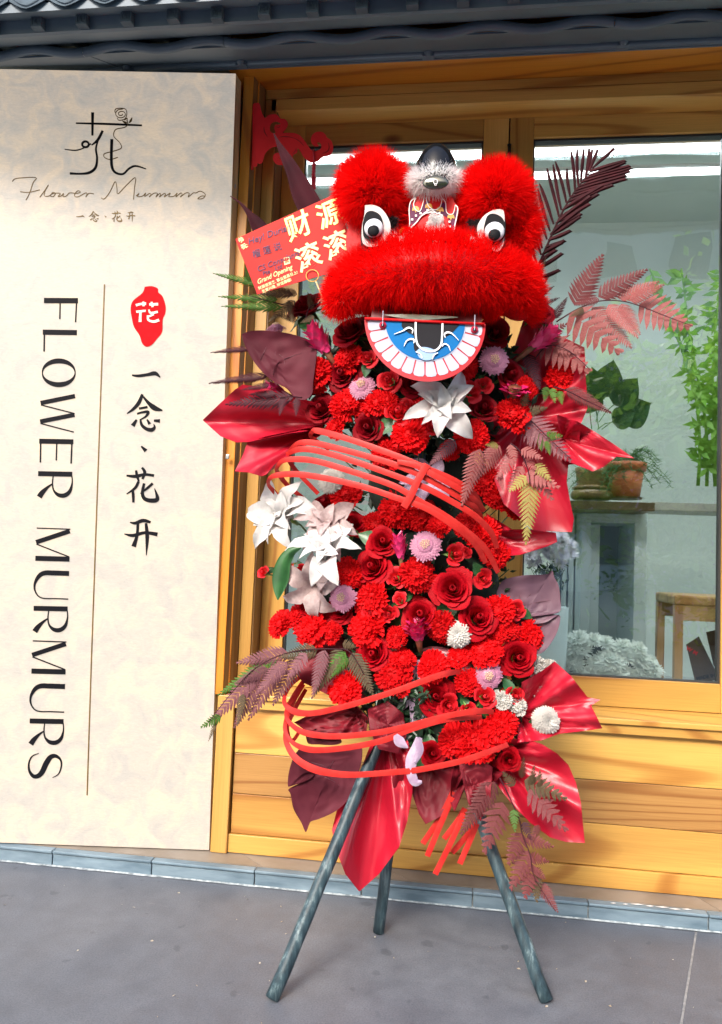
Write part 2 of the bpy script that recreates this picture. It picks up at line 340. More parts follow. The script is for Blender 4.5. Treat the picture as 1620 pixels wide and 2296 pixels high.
def glass_mat():
    m_, t, b = new('window_glass'); v = coords(t, (1, 1, 1), 2.0)
    o = [x for x in t.nodes if x.type == 'OUTPUT_MATERIAL'][0]; t.nodes.remove(b)
    tr = t.nodes.new('ShaderNodeBsdfTransparent'); tr.inputs[0].default_value = (0.97, 1.0, 0.99, 1)
    gl = t.nodes.new('ShaderNodeBsdfGlossy'); gl.inputs['Roughness'].default_value = 0.0; gl.inputs[0].default_value = (0.92, 0.98, 1, 1)
    n = noise(t, coords(t, (1, 1, 2.0), 2.0), 2.2, 1, 0.3, 0.4); bp = t.nodes.new('ShaderNodeBump'); bp.inputs['Strength'].default_value = 0.25; bp.inputs['Distance'].default_value = 0.01
    t.links.new(n, bp.inputs['Height']); t.links.new(bp.outputs[0], gl.inputs['Normal'])
    mx = t.nodes.new('ShaderNodeMixShader'); fr = t.nodes.new('ShaderNodeFresnel'); fr.inputs['IOR'].default_value = 1.5
    ad = N(t, 'ShaderNodeMath', operation='MULTIPLY_ADD'); t.links.new(fr.outputs[0], ad.inputs[0]); ad.inputs[1].default_value = 1.6; ad.inputs[2].default_value = 0.11
    t.links.new(ad.outputs[0], mx.inputs[0]); t.links.new(tr.outputs[0], mx.inputs[1]); t.links.new(gl.outputs[0], mx.inputs[2]); t.links.new(mx.outputs[0], o.inputs[0]); return m_
glass = glass_mat(); gasket = simple('black_rubber_gasket', (0.03, 0.03, 0.03), rough=0.6)
def sash(name, label, x0, x1, ls, rs, z0=0.580, zb=0.675, zt=2.572, z1=2.650):
    s_ = root(name, label, 'window'); base(s_, ((x0+x1)/2, 2.62, z0))
    yf, yb = 2.60, 2.645
    B('stile', x0, x0+ls, yf, yb, z0, z1, wood_z, s_); B('stile', x1-rs, x1, yf, yb, z0, z1, wood_z, s_)
    B('top_rail', x0+ls+0.0005, x1-rs-0.0005, yf+0.001, yb, zt, z1, wood_x, s_); B('bottom_rail', x0+ls+0.0005, x1-rs-0.0005, yf+0.001, yb, z0, zb, wood_x, s_)
    a, b_ = x0+ls, x1-rs; gk = MB()
    gk.box(a, a+0.006, 2.612, 2.642, zb, zt).box(b_-0.006, b_, 2.612, 2.642, zb, zt).box(a+0.006, b_-0.006, 2.612, 2.642, zt-0.008, zt).box(a+0.006, b_-0.006, 2.612, 2.642, zb, zb+0.004)
    gk.build('gasket', gasket, s_)
    MB().box(a+0.003, b_-0.003, 2.624, 2.629, zb+0.002, zt-0.002).build('pane', glass, s_); return s_
s1 = sash('window_sash', 'left wooden window sash half hidden behind the red lion head', -0.689, 0.1415, 0.083, 0.089)
s2 = sash('window_sash', 'right wooden window sash showing mums and a potted fern inside', 0.1465, 0.965, 0.083, 0.082)
s3 = sash('window_sash', 'wooden window sash cut off at the right edge of the photo', 0.969, 1.79, 0.082, 0.083)
p = W(1139, 345, 2.595)
hg = MB().tube([(0.144, 2.594, p.z-0.03), (0.144, 2.594, p.z+0.03)], 0.006, 10); hg.tube([(0.144, 2.594, p.z-0.034), (0.144, 2.594, p.z-0.031)], 0.0075, 10); hg.tube([(0.144, 2.594, p.z+0.031), (0.144, 2.594, p.z+0.034)], 0.0075, 10)
hg.build('hinge', metal_black, s2, True)

# ================================================================ shop interior
it = MB()
iw = simple('interior_pale_wall', (0.50, 0.57, 0.54), (0.55, 0.61, 0.58), rough=0.8, scale=3)
ro = root('shop_interior', 'pale grey room inside the shop seen through the glass', 'room')
MB().box(-1.2, 2.4, 4.0, 4.06, 0.0, 2.9).build('back_wall', iw, ro)
MB().box(-1.26, -1.2, 2.72, 4.06, 0.0, 2.9).build('side_wall', iw, ro); MB().box(2.4, 2.46, 2.62, 4.06, 0.0, 2.9).build('side_wall', iw, ro)
MB().box(-1.26, 2.46, 2.725, 4.06, 2.9, 2.96).build('ceiling', iw, ro)
MB().box(-1.26, 2.46, 2.76, 4.06, 0.45, 0.5).build('display_floor', simple('display_floor', (0.4, 0.42, 0.42), rough=0.5), ro)
base(ro, (0.6, 3.4, 0.45)); base(sf, (0.6, 2.45, SZ))
# strip lamps added under the shop ceiling to brighten it, tubes seen through the glass
tube_m, tt, tb = new('lit_tube'); tb.inputs['Emission Color'].default_value = (0.93, 0.97, 1, 1); tb.inputs['Emission Strength'].default_value = 3; tb.inputs['Base Color'].default_value = (0.8, 0.8, 0.8, 1)
for (ly, lz, x0, x1, lb) in ((2.86, 2.66, -0.9, 2.1, 'nearer white strip lamp added under the shop ceiling seen high in the window'), (3.3, 2.80, -0.9, 2.1, 'further white strip lamp added under the shop ceiling')):
    lr = root('strip_lamp', lb, 'lamp', ((x0+x1)/2, ly, lz), 'strip lamps added under the shop ceiling')
    cx_ = (x0+x1)/2; hl = (x1-x0)/2
    MB().tube([(-hl, 0, 0), (hl, 0, 0)], 0.014, 10).build('tube', tube_m, lr, True); MB().box(-hl, hl, -0.018, 0.018, 0.012, 0.03).build('housing', simple('lamp_housing', (0.7, 0.7, 0.7), rough=0.5), lr)
    for xx_ in (-hl*.8, hl*.8): MB().box(xx_-0.002, xx_+0.002, -0.002, 0.002, 0.03, 2.9-lz).build('hanger', metal_black, lr)
    al = bpy.data.lights.new('strip_lamp_light', 'AREA'); al.shape = 'RECTANGLE'; al.size = x1-x0; al.size_y = 0.03; al.energy = 17 if ly < 3 else 0.7; al.color = (0.9, 0.97, 1)
    ao = bpy.data.objects.new('light', al); COL.objects.link(ao); ao.parent = lr; ao.location = (0, 0, -0.014)
# pale blue cabinet frames
cab_m = simple('pale_blue_painted_wood', (0.56, 0.68, 0.70), (0.62, 0.73, 0.75), rough=0.5, scale=4)
cb = root('display_cabinet', 'pale blue painted open cabinet under the dark shelf inside the window', 'cabinet'); base(cb, (0.5, 3.2, 0.5))
Yc = 3.1
def ib(zx0, zy0, zx1, zy1, Y, d, name, mat, par, bv=0.002):
    a = W(*ZI(zx0, zy0), Y); b__ = W(*ZI(zx1, zy1), Y)
    return MB().box(min(a.x, b__.x), max(a.x, b__.x), Y, Y+d, min(a.z, b__.z), max(a.z, b__.z)).build(name, mat, par, bevel=bv)
ib(600, 640, 645, 1700, Yc, 0.32, 'upright', cab_m, cb); ib(650, 720, 712, 1700, Yc+0.05, 0.03, 'inner_frame', cab_m, cb)
ib(985, 640, 1060, 1750, Yc, 0.32, 'upright', cab_m, cb); ib(646, 640, 984, 715, Yc+0.002, 0.318, 'top_rail', cab_m, cb)
ib(646, 716, 984, 1700, Yc+0.3, 0.02, 'back_panel', simple('grey_blue_panel', (0.25, 0.33, 0.34), (0.3, 0.38, 0.39), rough=0.6, scale=4), cb)
for k in range(4): ib(395+k*50, 640, 441+k*50, 1650, Yc+0.02, 0.03, 'slat', cab_m, cb)
sh = ib(400, 545, 1130, 628, 2.92, 0.30, 'shelf', brown_x, None); tag(sh, 'dark brown wooden shelf board carrying the pots inside the window', 'shelf')
sh2 = ib(1105, 560, 1800, 640, 3.3, 0.25, 'shelf', simple('grey_shelf', (0.3, 0.3, 0.27), rough=0.5), None); tag(sh2, 'grey shelf board further back at the right edge of the window', 'shelf')
# turned wooden pot stand
sw = simple('dark_turned_wood', (0.13, 0.075, 0.03), (0.22, 0.13, 0.055), rough=0.35, scale=30, stretch=(1, 1, 4))
c = W(*ZI(668, 527), 3.0); c.z = W(*ZI(668, 540), 2.93).z+0.003
ps = root('pot_stand', 'turned dark wooden pot stand left of the orange terracotta pot', 'pot stand', c)
MB().lathe([(0, 0), (0.068, 0), (0.078, 0.006), (0.082, 0.02), (0.076, 0.033), (0.066, 0.038)], n=28).build('base', sw, ps, True)
MB().lathe([(0.066, 0.038), (0.074, 0.042), (0.076, 0.047), (0.066, 0.052), (0.058, 0.056)], n=28).build('collar', sw, ps, True)
MB().lathe([(0.058, 0.056), (0.062, 0.10), (0.066, 0.125), (0.0, 0.125)], n=28).build('body', sw, ps, True)
# terracotta pot
c = W(*ZI(905, 512), 3.0); c.z = W(*ZI(905, 530), 2.93).z+0.004
pot = root('plant_pot', 'orange terracotta plastic pot with a thick rim on the dark shelf', 'plant pot', c)
tm = simple('terracotta_plastic', (0.40, 0.085, 0.03), (0.5, 0.12, 0.045), rough=0.45, scale=8)
MB().lathe([(0, 0), (0.058, 0), (0.074, 0.115), (0.0, 0.115)], n=28).build('body', tm, pot, True)
MB().lathe([(0.070, 0.105), (0.080, 0.107), (0.084, 0.138), (0.078, 0.140), (0.072, 0.12)], n=28).build('rim', tm, pot, True)
MB().lathe([(0, 0.122), (0.075, 0.122)], n=20).build('soil', simple('soil', (0.03, 0.02, 0.012), rough=0.9), pot)
MB().lathe([(0, -0.003), (0.066, -0.003), (0.07, 0.003), (0.06, 0.004)], n=24).build('saucer', sw, pot)
fern_g = simple('asparagus_fern_green', (0.025, 0.09, 0.03), (0.06, 0.17, 0.05), rough=0.6, scale=30, trans=0.25)
leaf_dk = simple('dark_house_plant_leaf', (0.008, 0.035, 0.022), (0.02, 0.07, 0.035), rough=0.35, scale=12)
asp = root('asparagus_fern', 'feathery green asparagus fern growing out of the terracotta pot', 'plant', c+Vector((0, 0, 0.125)))
rg = random.Random(11); mb = MB(); stm = MB()
for k in range(46):
    a = rg.uniform(0, 6.28); el = rg.uniform(0.2, 1.25); L = rg.uniform(0.12, 0.30)
    d = Vector((math.cos(a)*math.cos(el), math.sin(a)*math.cos(el), math.sin(el))); pts = []
    for j in range(9):
        t = j/8; pts.append(d*L*t+Vector((0, 0, -0.16*t*t*L/0.2)))
    stm.tube(pts, 0.0009, 3, False)
    for j in range(2, 9):
        for q in range(10):
            b2 = pts[j-1].lerp(pts[j], rg.random()); dd = Vector((rg.uniform(-1, 1), rg.uniform(-1, 1), rg.uniform(-0.6, 0.7))).normalized(); l = rg.uniform(0.012, 0.03)
            s_ = dd.cross(Vector((rg.uniform(-1, 1), rg.uniform(-1, 1), 0.5))).normalized()*0.0012
            mb.add([b2-s_, b2+s_, b2+dd*l+s_*0.3, b2+dd*l-s_*0.3], [(0, 1, 2, 3)])
tag(mb.build('needles', fern_g, asp), kind='stuff'); stm.build('stem', fern_g, asp)
# dark elephant-ear plant behind it
ep = root('potted_plant', 'dark green broad leaved plant standing behind the asparagus fern', 'plant', W(*ZR(730, 2180), 3.12))
def broad_leaf(base, tip, wid, mat, par, nrm=Vector((0, -1, 0)), name='leaf', droop=0.1, n=10, mm=6, veins=True, wave=0.0):
    ax = tip-base; L = ax.length; ax.normalize(); sd_ = ax.cross(nrm).normalized(); nr = sd_.cross(ax).normalized()
    P = []
    for i in range(n+1):
        t = i/n; ww = wid*math.sin(math.pi*min(1, t*1.02)**0.72)**0.8 if t < 1 else 0
        ww = max(ww, 0.0004); row = []
        for j in range(-mm, mm+1):
            u = j/mm; z = -droop*L*t*t+0.10*wid*abs(u)**1.3+wave*wid*math.sin(t*22+u*2)*abs(u)
            if veins: z += 0.03*wid*math.sin(t*26-abs(u)*7)*min(1, abs(u)*2)
            row.append(base+ax*(L*t-0.12*wid*abs(u))+sd_*(ww*u)+nr*z)
        P.append(row)
    return MB().grid(P).build(name, mat, par, True, solid=0.0008)
for (bx_, by_, tx, ty, wd) in [(700, 2150, 640, 1700, .07), (720, 2150, 1080, 1960, .085), (700, 2100, 980, 1780, .08), (690, 2150, 970, 2020, .06), (680, 2100, 800, 1650, .08), (650, 2150, 620, 1850, .07)]:
    a = W(*ZR(bx_, by_), 3.12)-ep.location; b_ = W(*ZR(tx, ty), 3.05)-ep.location
    md = a.lerp(b_, 0.42)
    broad_leaf(md, b_, wd*0.8, leaf_dk, ep, droop=-0.15)
    MB().tube([a, a.lerp(md, 0.5)+Vector((0, 0.01, 0.01)), md], 0.002, 5).build('stem', fern_g, ep)
# chrysanthemum bunches (white) inside
mum_w = simple('cool_white_petal', (0.80, 0.88, 0.84), (0.88, 0.92, 0.88), rough=0.6, scale=20, trans=0.2)
mum_l = simple('lilac_white_petal', (0.76, 0.72, 0.82), (0.86, 0.84, 0.9), rough=0.6, scale=20, trans=0.2)
def daisy_mesh(name, mat, n=26, L=1.0, seed=0, layers=3):
    g_ = random.Random(seed); mb = MB()
    for l in range(layers):
        k = n-l*5; el = 0.15+0.42*l
        for i in range(k):
            a = 2*math.pi*(i+g_.random()*0.6)/k; e = el+g_.uniform(-0.12, 0.15); LL = L*(1-0.2*l)*g_.uniform(0.85, 1.08)
            d = Vector((math.cos(a)*math.cos(e), math.sin(a)*math.cos(e), math.sin(e))); s_ = Vector((-math.sin(a), math.cos(a), 0))*0.085*L
            up = Vector((0, 0, 0.10*L))
            mb.add([d*0.08*L-s_*0.5, d*0.08*L+s_*0.5, d*LL*0.6+s_+up, d*LL*0.6-s_+up, d*LL+up*0.7+s_*0.35, d*LL+up*0.7-s_*0.35], [(0, 1, 2, 3), (3, 2, 4, 5)])
    return mb.mesh(name, mat)
def bunch(name, label, cx, cy, Y, spots, mesh, stem_to):
    c_ = W(cx, cy, Y); r_ = root(name, label, 'flowers', c_)
    for (x, y, dY, r__) in spots:
        p_ = W(x, y, Y+dY)-c_; o = link('bloom', mesh, r_); o.location = p_; s_ = r__*Y/FPX; o.scale = (s_, s_, s_)
        d = Vector((p_.x*2.2, -0.55, p_.z*2.2+0.3)).normalized(); o.rotation_mode = 'QUATERNION'; o.rotation_quaternion = d.to_track_quat('Z', 'Y') @ Quaternion((0, 0, 1), random.uniform(0, 6))
    return r_
dm = daisy_mesh('white_mum_head', mum_w, seed=1); dl = daisy_mesh('lilac_mum_head', mum_l, n=22, seed=2)
rg = random.Random(21); sp = []
for k in range(60):
    a = rg.uniform(0, math.pi); rr = math.sqrt(rg.random()); sp.append((1352+118*rr*math.cos(a)+rg.uniform(-8, 8), 1520-100*rr*math.sin(a)+rg.uniform(-4, 10), -0.05*(1-rr)+rg.uniform(-.01, .01), rg.uniform(19, 27)))
bn = bunch('chrysanthemum_bunch', 'big dome of white chrysanthemums on the display floor inside the window', 1352, 1525, 2.86, sp, dm, None)
MB().ell((0, 0.02, 0), 0.17, 0.06, 0.13).build('foliage', leaf_dk, bn, True)
sp = []
for k in range(26):
    a = rg.uniform(0, 6.28); rr = math.sqrt(rg.random()); sp.append((1228+58*rr*math.cos(a), 1240+38*rr*math.sin(a)-6, rg.uniform(-.03, .02), rg.uniform(15, 22)))
bn = bunch('chrysanthemum_bunch', 'small lilac white chrysanthemum bunch behind the mauve leaf in the window', 1230, 1265, 2.80, sp, dl, None)
mb = MB()
for k in range(60):
    a, b_ = Vector((rg.uniform(-.07, .07), rg.uniform(0, .04), rg.uniform(-.03, .03))), Vector((rg.uniform(-.05, .09), 0.02, -0.10))
    mb.tube([a, a.lerp(b_, .5)], 0.0016, 4, False)
    d = Vector((rg.uniform(-1, 1), -.5, rg.uniform(-1, .2))).normalized()*0.025; s_ = d.cross(Vector((0, 1, .3)))*0.35; q = a.lerp(b_, rg.random()*.8)
    mb.add([q, q+d*.5+s_, q+d, q+d*.5-s_], [(0, 1, 2, 3)])
tag(mb.build('foliage', leaf_dk, bn), kind='stuff')
bk = W(1240, 1300, 2.84)
vs_ = MB().lathe([(0.05, -0.42), (0.06, 0.0), (0.055, 0.0), (0.045, -0.4)], c=(bk.x, 2.84, bk.z-0.10), n=24).build('vase', cab_m, None, True); tag(vs_, 'pale vase holding the lilac white chrysanthemum bunch behind the glass', 'vase')
# tall green plant at the right edge
tp = root('tall_plant', 'tall leafy green plant standing at the right edge behind the window glass', 'plant', W(1590, 1090, 3.45)); tpm = simple('bright_plant_green', (0.12, 0.30, 0.03), (0.22, 0.42, 0.06), rough=0.5, scale=12, trans=0.4)
rg = random.Random(31); mb = MB(); stm = MB()
for k in range(5):
    x0 = rg.uniform(-.05, .05); pts = [Vector((x0+0.10*(k-2)*t*t+0.02*math.sin(t*5+k), rg.uniform(-.01, .01), 1.0*t)) for t in [i/8 for i in range(9)]]
    stm.tube(pts, [0.008*(1-.6*i/9) for i in range(9)], 6)
    for j in range(110):
        t = rg.uniform(.08, 1)*8; i_ = min(7, int(t)); q = pts[i_].lerp(pts[i_+1], t-i_); d = Vector((rg.uniform(-1, 1), rg.uniform(-.7, .5), rg.uniform(-.8, .5))).normalized()*rg.uniform(.04, .09); s_ = d.cross(Vector((rg.uniform(-.6, .6), 1, .3))).normalized()*0.012
        mb.add([q, q+d*.45+s_, q+d, q+d*.45-s_], [(0, 1, 2, 3)])
tag(mb.build('leaves', tpm, tp), kind='stuff'); stm.build('stem', tpm, tp, True)
# stool
Ys = 2.9
sto = root('stool', 'pine wooden stool cut off at the right edge inside the window', 'stool', W(*ZI(1290, 1890), Ys)); base(sto, (W(*ZI(1290, 1890), Ys).x+0.2, Ys+0.14, 0.501))
a = W(*ZI(1277, 1260), Ys); b_ = W(*ZI(1277, 1310), Ys)
MB().box(a.x, a.x+0.42, Ys, Ys+0.28, b_.z, a.z+0.012).build('seat', tan_x, sto, bevel=0.008)
zf = 0.501
for xx_ in (a.x+0.002, a.x+0.388):
    for yy_ in (Ys+0.004, Ys+0.25): MB().box(xx_, xx_+0.030, yy_, yy_+0.03, zf, b_.z-0.0005).build('leg', tan_z, sto, bevel=0.002)
c_ = W(*ZI(1340, 1425), Ys)
MB().box(a.x+0.0325, a.x+0.3875, Ys+0.008, Ys+0.026, c_.z, b_.z-0.0005).build('apron', tan_x, sto, bevel=0.001)
MB().box(a.x+0.0325, a.x+0.3875, Ys+0.256, Ys+0.274, c_.z, b_.z-0.0005).build('apron', tan_x, sto, bevel=0.001)
kraft = simple('brown_kraft_card', (0.10, 0.065, 0.035), (0.13, 0.085, 0.05), rough=0.8, scale=12)
for nm, pts_, Yk, lb in (('cardboard', [(1360, 1600), (1450, 1540), (1600, 1850), (1430, 1890)], 3.02, 'olive brown cardboard sheet with red print leaning under the stool'), ('cardboard', [(1505, 1510), (1620, 1480), (1640, 1850), (1560, 1750)], 3.06, 'olive brown cardboard sheet behind the printed one under the stool')):
    q = [W(*ZI(*p_), Yk) for p_ in pts_]
    o = MB().hexa([v for v in q]+[v+Vector((0, 0.006, 0)) for v in q]).build(nm, kraft); tag(o, lb, 'cardboard')
    if Yk < 3.04:
        tm_ = text_mesh('W M', 0.022, 0.0006, 0.0006); tm_.materials.append(red_paint); t_ = link('print', tm_, o); t_.location = W(*ZI(1398, 1645), Yk-0.002); t_.rotation_euler = (R(90), R(28), 0)
        tm_ = text_mesh('MADE IN', 0.018, 0.0006, 0.0006); tm_.materials.append(black); t_ = link('print', tm_, o); t_.location = W(*ZI(1500, 1835), Yk-0.002); t_.rotation_euler = (R(90), R(-14), 0)

# ================================================================ eave
ev = root('tiled_eave', 'slate blue tiled eave with square rafter ends above the shop front', 'eave'); base(ev, (0.2, 2.38, 2.73))
XL = -1.75
def prof(name, poly, x0, x1, mat, par=ev):
    n = len(poly); v = [(x0, y, z) for y, z in poly]+[(x1, y, z) for y, z in poly]
    f = [tuple(range(n-1, -1, -1)), tuple(range(n, 2*n))]+[(i, (i+1) % n, n+(i+1) % n, n+i) for i in range(n)]
    return MB().add(v, f).build(name, mat, par)
def ez(x, y, Y): return W(x, y, Y).z
XC = 975
zA, zB_ = ez(XC, 136, 2.384), ez(XC, 124, 2.378)
prof('fascia_strip', [(2.384, 2.726), (2.378, 2.726), (2.372, zB_), (2.384, zB_)], XL, XR, eave_m)
# round moulding
zp = ez(XC, 117, 2.36); mb = MB(); mb.tube([(XL, 2.368, zp), (XR, 2.368, zp)], 0.0125, 12); mb.build('round_moulding', eave_m, ev, True)
# knobs
for (kx, ky) in ((540, 137), (961, 116), (1399, 92), (285, 150)):
    p = W(kx, ky, 2.352); x = p.x
    MB().box(x-0.02, x+0.02, 2.355, 2.380, p.z-0.012, p.z+0.018).build('knob_plate', eave_m, ev, bevel=0.002)
    MB().ell((x, 2.351, p.z), 0.014, 0.012, 0.014).build('knob', eave_m, ev, True)
# lower soffit from moulding out to wavy strip
zW1 = ez(XC, 80, 2.13); zW0 = ez(XC, 62, 2.125)
joints = [W(196/1.784, 0, 2.3).x] 
segx = [XL, W(222, 120, 2.2).x, W(505, 100, 2.2).x, W(1380, 60, 2.2).x, XR]
segx[1] = W(190, 110, 2.13).x; segx[2] = W(503, 100, 2.13).x; segx[3] = W(1378, 35, 2.13).x
for i in range(4):
    x0, x1 = segx[i]+0.0008, segx[i+1]-0.0008; dz = 0.0015*(i % 2)
    prof('soffit_panel', [(2.368, zp+0.006+dz), (2.14, zW1+0.004+dz), (2.14, zW1+0.010+dz), (2.368, zp+0.012+dz)], x0, x1, eave_m)
# wavy strip
for i in range(4):
    x0, x1 = segx[i]+0.001, segx[i+1]-0.001; n = max(8, int((x1-x0)/0.012)); P = []
    for k in range(n+1):
        x = x0+(x1-x0)*k/n; s_ = 0.0095*math.sin(2*math.pi*(x+0.03)/0.29)
        P.append([(x, 2.139, zW1+s_+0.002), (x, 2.122, zW1+s_-0.001), (x, 2.118, zW0+s_), (x, 2.139, zW0+s_+0.002)])
    MB().grid(P).build('wavy_strip', eave_m, ev, True)
# upper soffit to block row
zS = ez(XC, 23, 1.93)
prof('soffit_board', [(2.125, zW0+0.012), (1.93, zS), (1.93, zS+0.01), (2.125, zW0+0.022)], XL, XR, eave_m)
# recessed band behind the blocks, and the blocks
zU = zS+0.008
prof('band', [(1.93, zS+0.001), (1.925, zU+0.03), (1.945, zU+0.03), (1.945, zS+0.001)], XL-0.04, XR, eave_m)
def eave_block(cx, cyb):   # bottom centre of its front face in the photo
    p = W(cx, cyb, 1.905); h = 0.0225; wd = 0.0165
    o = MB().hexa([(p.x-wd, 1.905, p.z+0.036), (p.x+wd, 1.905, p.z+0.036), (p.x+wd, 1.905, p.z), (p.x-wd, 1.905, p.z), (p.x-wd, 1.93, p.z+0.037), (p.x+wd, 1.93, p.z+0.037), (p.x+wd, 1.93, p.z+0.001), (p.x-wd, 1.93, p.z+0.001)]).build('rafter_end', eave_tile, ev, bevel=0.001)
    mb = MB(); z0 = p.z+0.004; s_ = 0.0026
    for (a_, b__) in (((-4, 1), (-4, 10)), ((-4, 10), (-1, 10)), ((-1, 10), (-1, 4)), ((1, 1), (1, 7)), ((1, 7), (4, 7)), ((4, 10), (4, 3)), ((-2, 1), (3, 1)), ((-3, 6), (-1, 6))):
        x0, x1 = sorted((a_[0], b__[0])); z_0, z_1 = sorted((a_[1], b__[1]))
        mb.box(p.x+x0*s_-0.0006, p.x+x1*s_+0.0006, 1.903, 1.9052, z0+z_0*s_-0.0006, z0+z_1*s_+0.0006)
    mb.build('carving', eave_tile, o)
for (cx, cy_) in [(-22, 65), (80, 59), (181, 53), (282, 48), (386, 42), (485, 41), (591, 33), (700, 27), (811, 18), (925, 10), (1039, 3), (1153, -5), (1268, -13), (1384, -21), (1500, -29), (1618, -37)]:
    eave_block(cx, cy_)
# tile row on top: overlapping scalloped end tiles
zT = ez(277, 15, 1.865)
prof('tile_bed', [(1.93, zS+0.0385), (1.868, zT+0.004), (1.868, zT+0.03), (1.93, zS+0.08)], XL-0.05, XR, eave_m)
for k in range(34):
    x = XL-0.1+k*0.118
    if x > XR: break
    P = []
    for i in range(9):
        u = -1+2*i/8; zt_ = zT+0.004+0.03*(abs(u)**1.5); P.append([(x+u*0.057, 1.863-0.006*(1-u*u), zt_), (x+u*0.057, 1.865-0.006*(1-u*u), zT+0.06), (x+u*0.057, 1.98, zT+0.12+0.01*(1-u*u))])
    MB().grid(P).build('end_tile', eave_tile, ev, True, solid=0.004)
    o_ = []
    for i in range(9):
        u = -1+2*i/8; o_.append([(x+u*0.044, 1.8585-0.006*(1-u*u), zT+0.011+0.026*abs(u)**1.5), (x+u*0.044, 1.8585-0.006*(1-u*u), zT+0.014+0.026*abs(u)**1.5)])
    MB().grid(o_).build('tile_ridge', eave_tile, ev, solid=0.002)
    MB().tube([(x+0.059, 1.862, zT+0.045), (x+0.059, 1.98, zT+0.115), (x+0.059, 2.5, zT+0.36)], 0.014, 8).build('cover_tile', eave_tile, ev, True)
prof('roof_slope', [(1.88, zT+0.062), (2.52, zT+0.38), (2.52, zT+0.40), (1.88, zT+0.075)], XL-0.1, XR, eave_tile)

# ================================================================ sign board (a paper-faced light box)
bTL, bTR, bBR, bBL = W(-200, 151, 2.300), W(529, 165, 2.365), WZ(469, 1906, 0.056), WZ(-200, 1882, 0.056)
# plane through three corners; the fourth follows it
O_ = bBR; e1 = (bBL-O_); e2 = (bTR-O_); bn_ = e1.cross(e2).normalized()
if bn_.y > 0: bn_ = -bn_
def BP(x, y, offm=0.0):
    d = ray(x, y); o = Vector((0, 0, CAMZ)); t = (O_-o).dot(bn_)/d.dot(bn_); return o+d*t+bn_*offm
bTL = BP(-200, 151)
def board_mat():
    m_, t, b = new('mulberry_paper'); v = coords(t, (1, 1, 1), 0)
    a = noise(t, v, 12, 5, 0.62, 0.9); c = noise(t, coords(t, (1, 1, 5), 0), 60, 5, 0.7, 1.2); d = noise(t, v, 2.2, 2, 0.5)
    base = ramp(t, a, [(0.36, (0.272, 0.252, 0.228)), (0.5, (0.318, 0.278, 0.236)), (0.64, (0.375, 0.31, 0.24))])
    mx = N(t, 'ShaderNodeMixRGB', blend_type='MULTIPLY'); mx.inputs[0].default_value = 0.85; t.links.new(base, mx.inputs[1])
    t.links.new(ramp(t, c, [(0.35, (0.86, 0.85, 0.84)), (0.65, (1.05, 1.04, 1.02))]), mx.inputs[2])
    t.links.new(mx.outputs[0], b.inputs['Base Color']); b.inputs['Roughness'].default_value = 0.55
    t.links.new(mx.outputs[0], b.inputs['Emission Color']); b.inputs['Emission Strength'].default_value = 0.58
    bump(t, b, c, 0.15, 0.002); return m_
bd = root('sign_board', 'tall cream paper faced sign board with black lettering left of the shop front', 'sign board'); base(bd, (O_+bBL)/2)
bk_ = -bn_*0.004
thick = Vector((0.02, 0.045, 0)); 
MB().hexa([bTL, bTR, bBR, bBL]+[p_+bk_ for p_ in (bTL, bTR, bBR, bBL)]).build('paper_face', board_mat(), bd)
f2 = [p_+bk_*1.02 for p_ in (bTL, bTR, bBR, bBL)]
MB().hexa(f2+[p_+Vector((0.006, 0.045, 0)) for p_ in f2]).build('box_frame', pale_z, bd)
for (sx, sy) in ((524+2, 418), (510+1, 1024)):
    p_ = W(sx, sy, 2.402); o = MB().box(-0.006, 0.006, -0.003, 0.004, -0.008, 0.008).build('clip', simple('steel', (0.6, 0.6, 0.6), rough=0.3, metal=1), bd, bevel=0.002); o.location = p_
ink = simple('black_ink_lettering', (0.006, 0.006, 0.009), rough=0.6, spec=0.12); gold_d = simple('dark_gold_lettering', (0.12, 0.07, 0.015), (0.18, 0.11, 0.025), rough=0.5, metal=0.2)
red_ink = simple('red_seal_ink', (0.50, 0.004, 0.008), (0.60, 0.006, 0.012), rough=0.7, spec=0.1, scale=40); white_ink = simple('white_print', (0.78, 0.7, 0.62), rough=0.6)
class Brush:   # variable width strokes laid on a plane, each a few tenths of a millimetre proud
    def __init__(s, place): s.place = place; s.mb = MB(); s.k = 0
    def stroke(s, pts, ws, sm=5, th=0.0015):
        if not hasattr(ws, '__len__'): ws = [ws]*len(pts)
        q = smooth_path([(*p, w_) for p, w_ in zip(pts, ws)], sm) if len(pts) > 2 and sm > 1 else [(*p, w_) for p, w_ in zip(pts, ws)]
        n = len(q); L = []; Rr = []
        h = 0.002+0.00004*s.k; s.k += 1
        for i in range(n):
            a = q[max(i-1, 0)]; b = q[min(i+1, n-1)]; dx, dy = b[0]-a[0], b[1]-a[1]; l = math.hypot(dx, dy) or 1; nx, ny = -dy/l, dx/l; hw = max(q[i][2], 0.3)/2
            L.append((q[i][0]+nx*hw, q[i][1]+ny*hw)); Rr.append((q[i][0]-nx*hw, q[i][1]-ny*hw))
        P = [[s.place(*l, -0.0005), s.place(*l, h), s.place(*r__, h), s.place(*r__, -0.0005)] for l, r__ in zip(L, Rr)]
        b0 = len(s.mb.v); s.mb.grid(P); s.mb.add([], []); 
        s.mb.f.append((b0, b0+1, b0+2, b0+3)); e = b0+4*(n-1); s.mb.f.append((e+3, e+2, e+1, e))
        return s
    def done(s, name, mat, par): return s.mb.build(name, mat, par)
pA = lambda x, y, h: BP(*ZL(x, y), h); pB = lambda x, y, h: BP(*ZM(x, y), h); pG = lambda x, y, h: BP(*ZG(x, y), h)
def letter(place, *strokes):
    b = Brush(place)
    for s_ in strokes: b.stroke(*s_)
    return b.done('letter', ink, bd)
S1 = 1
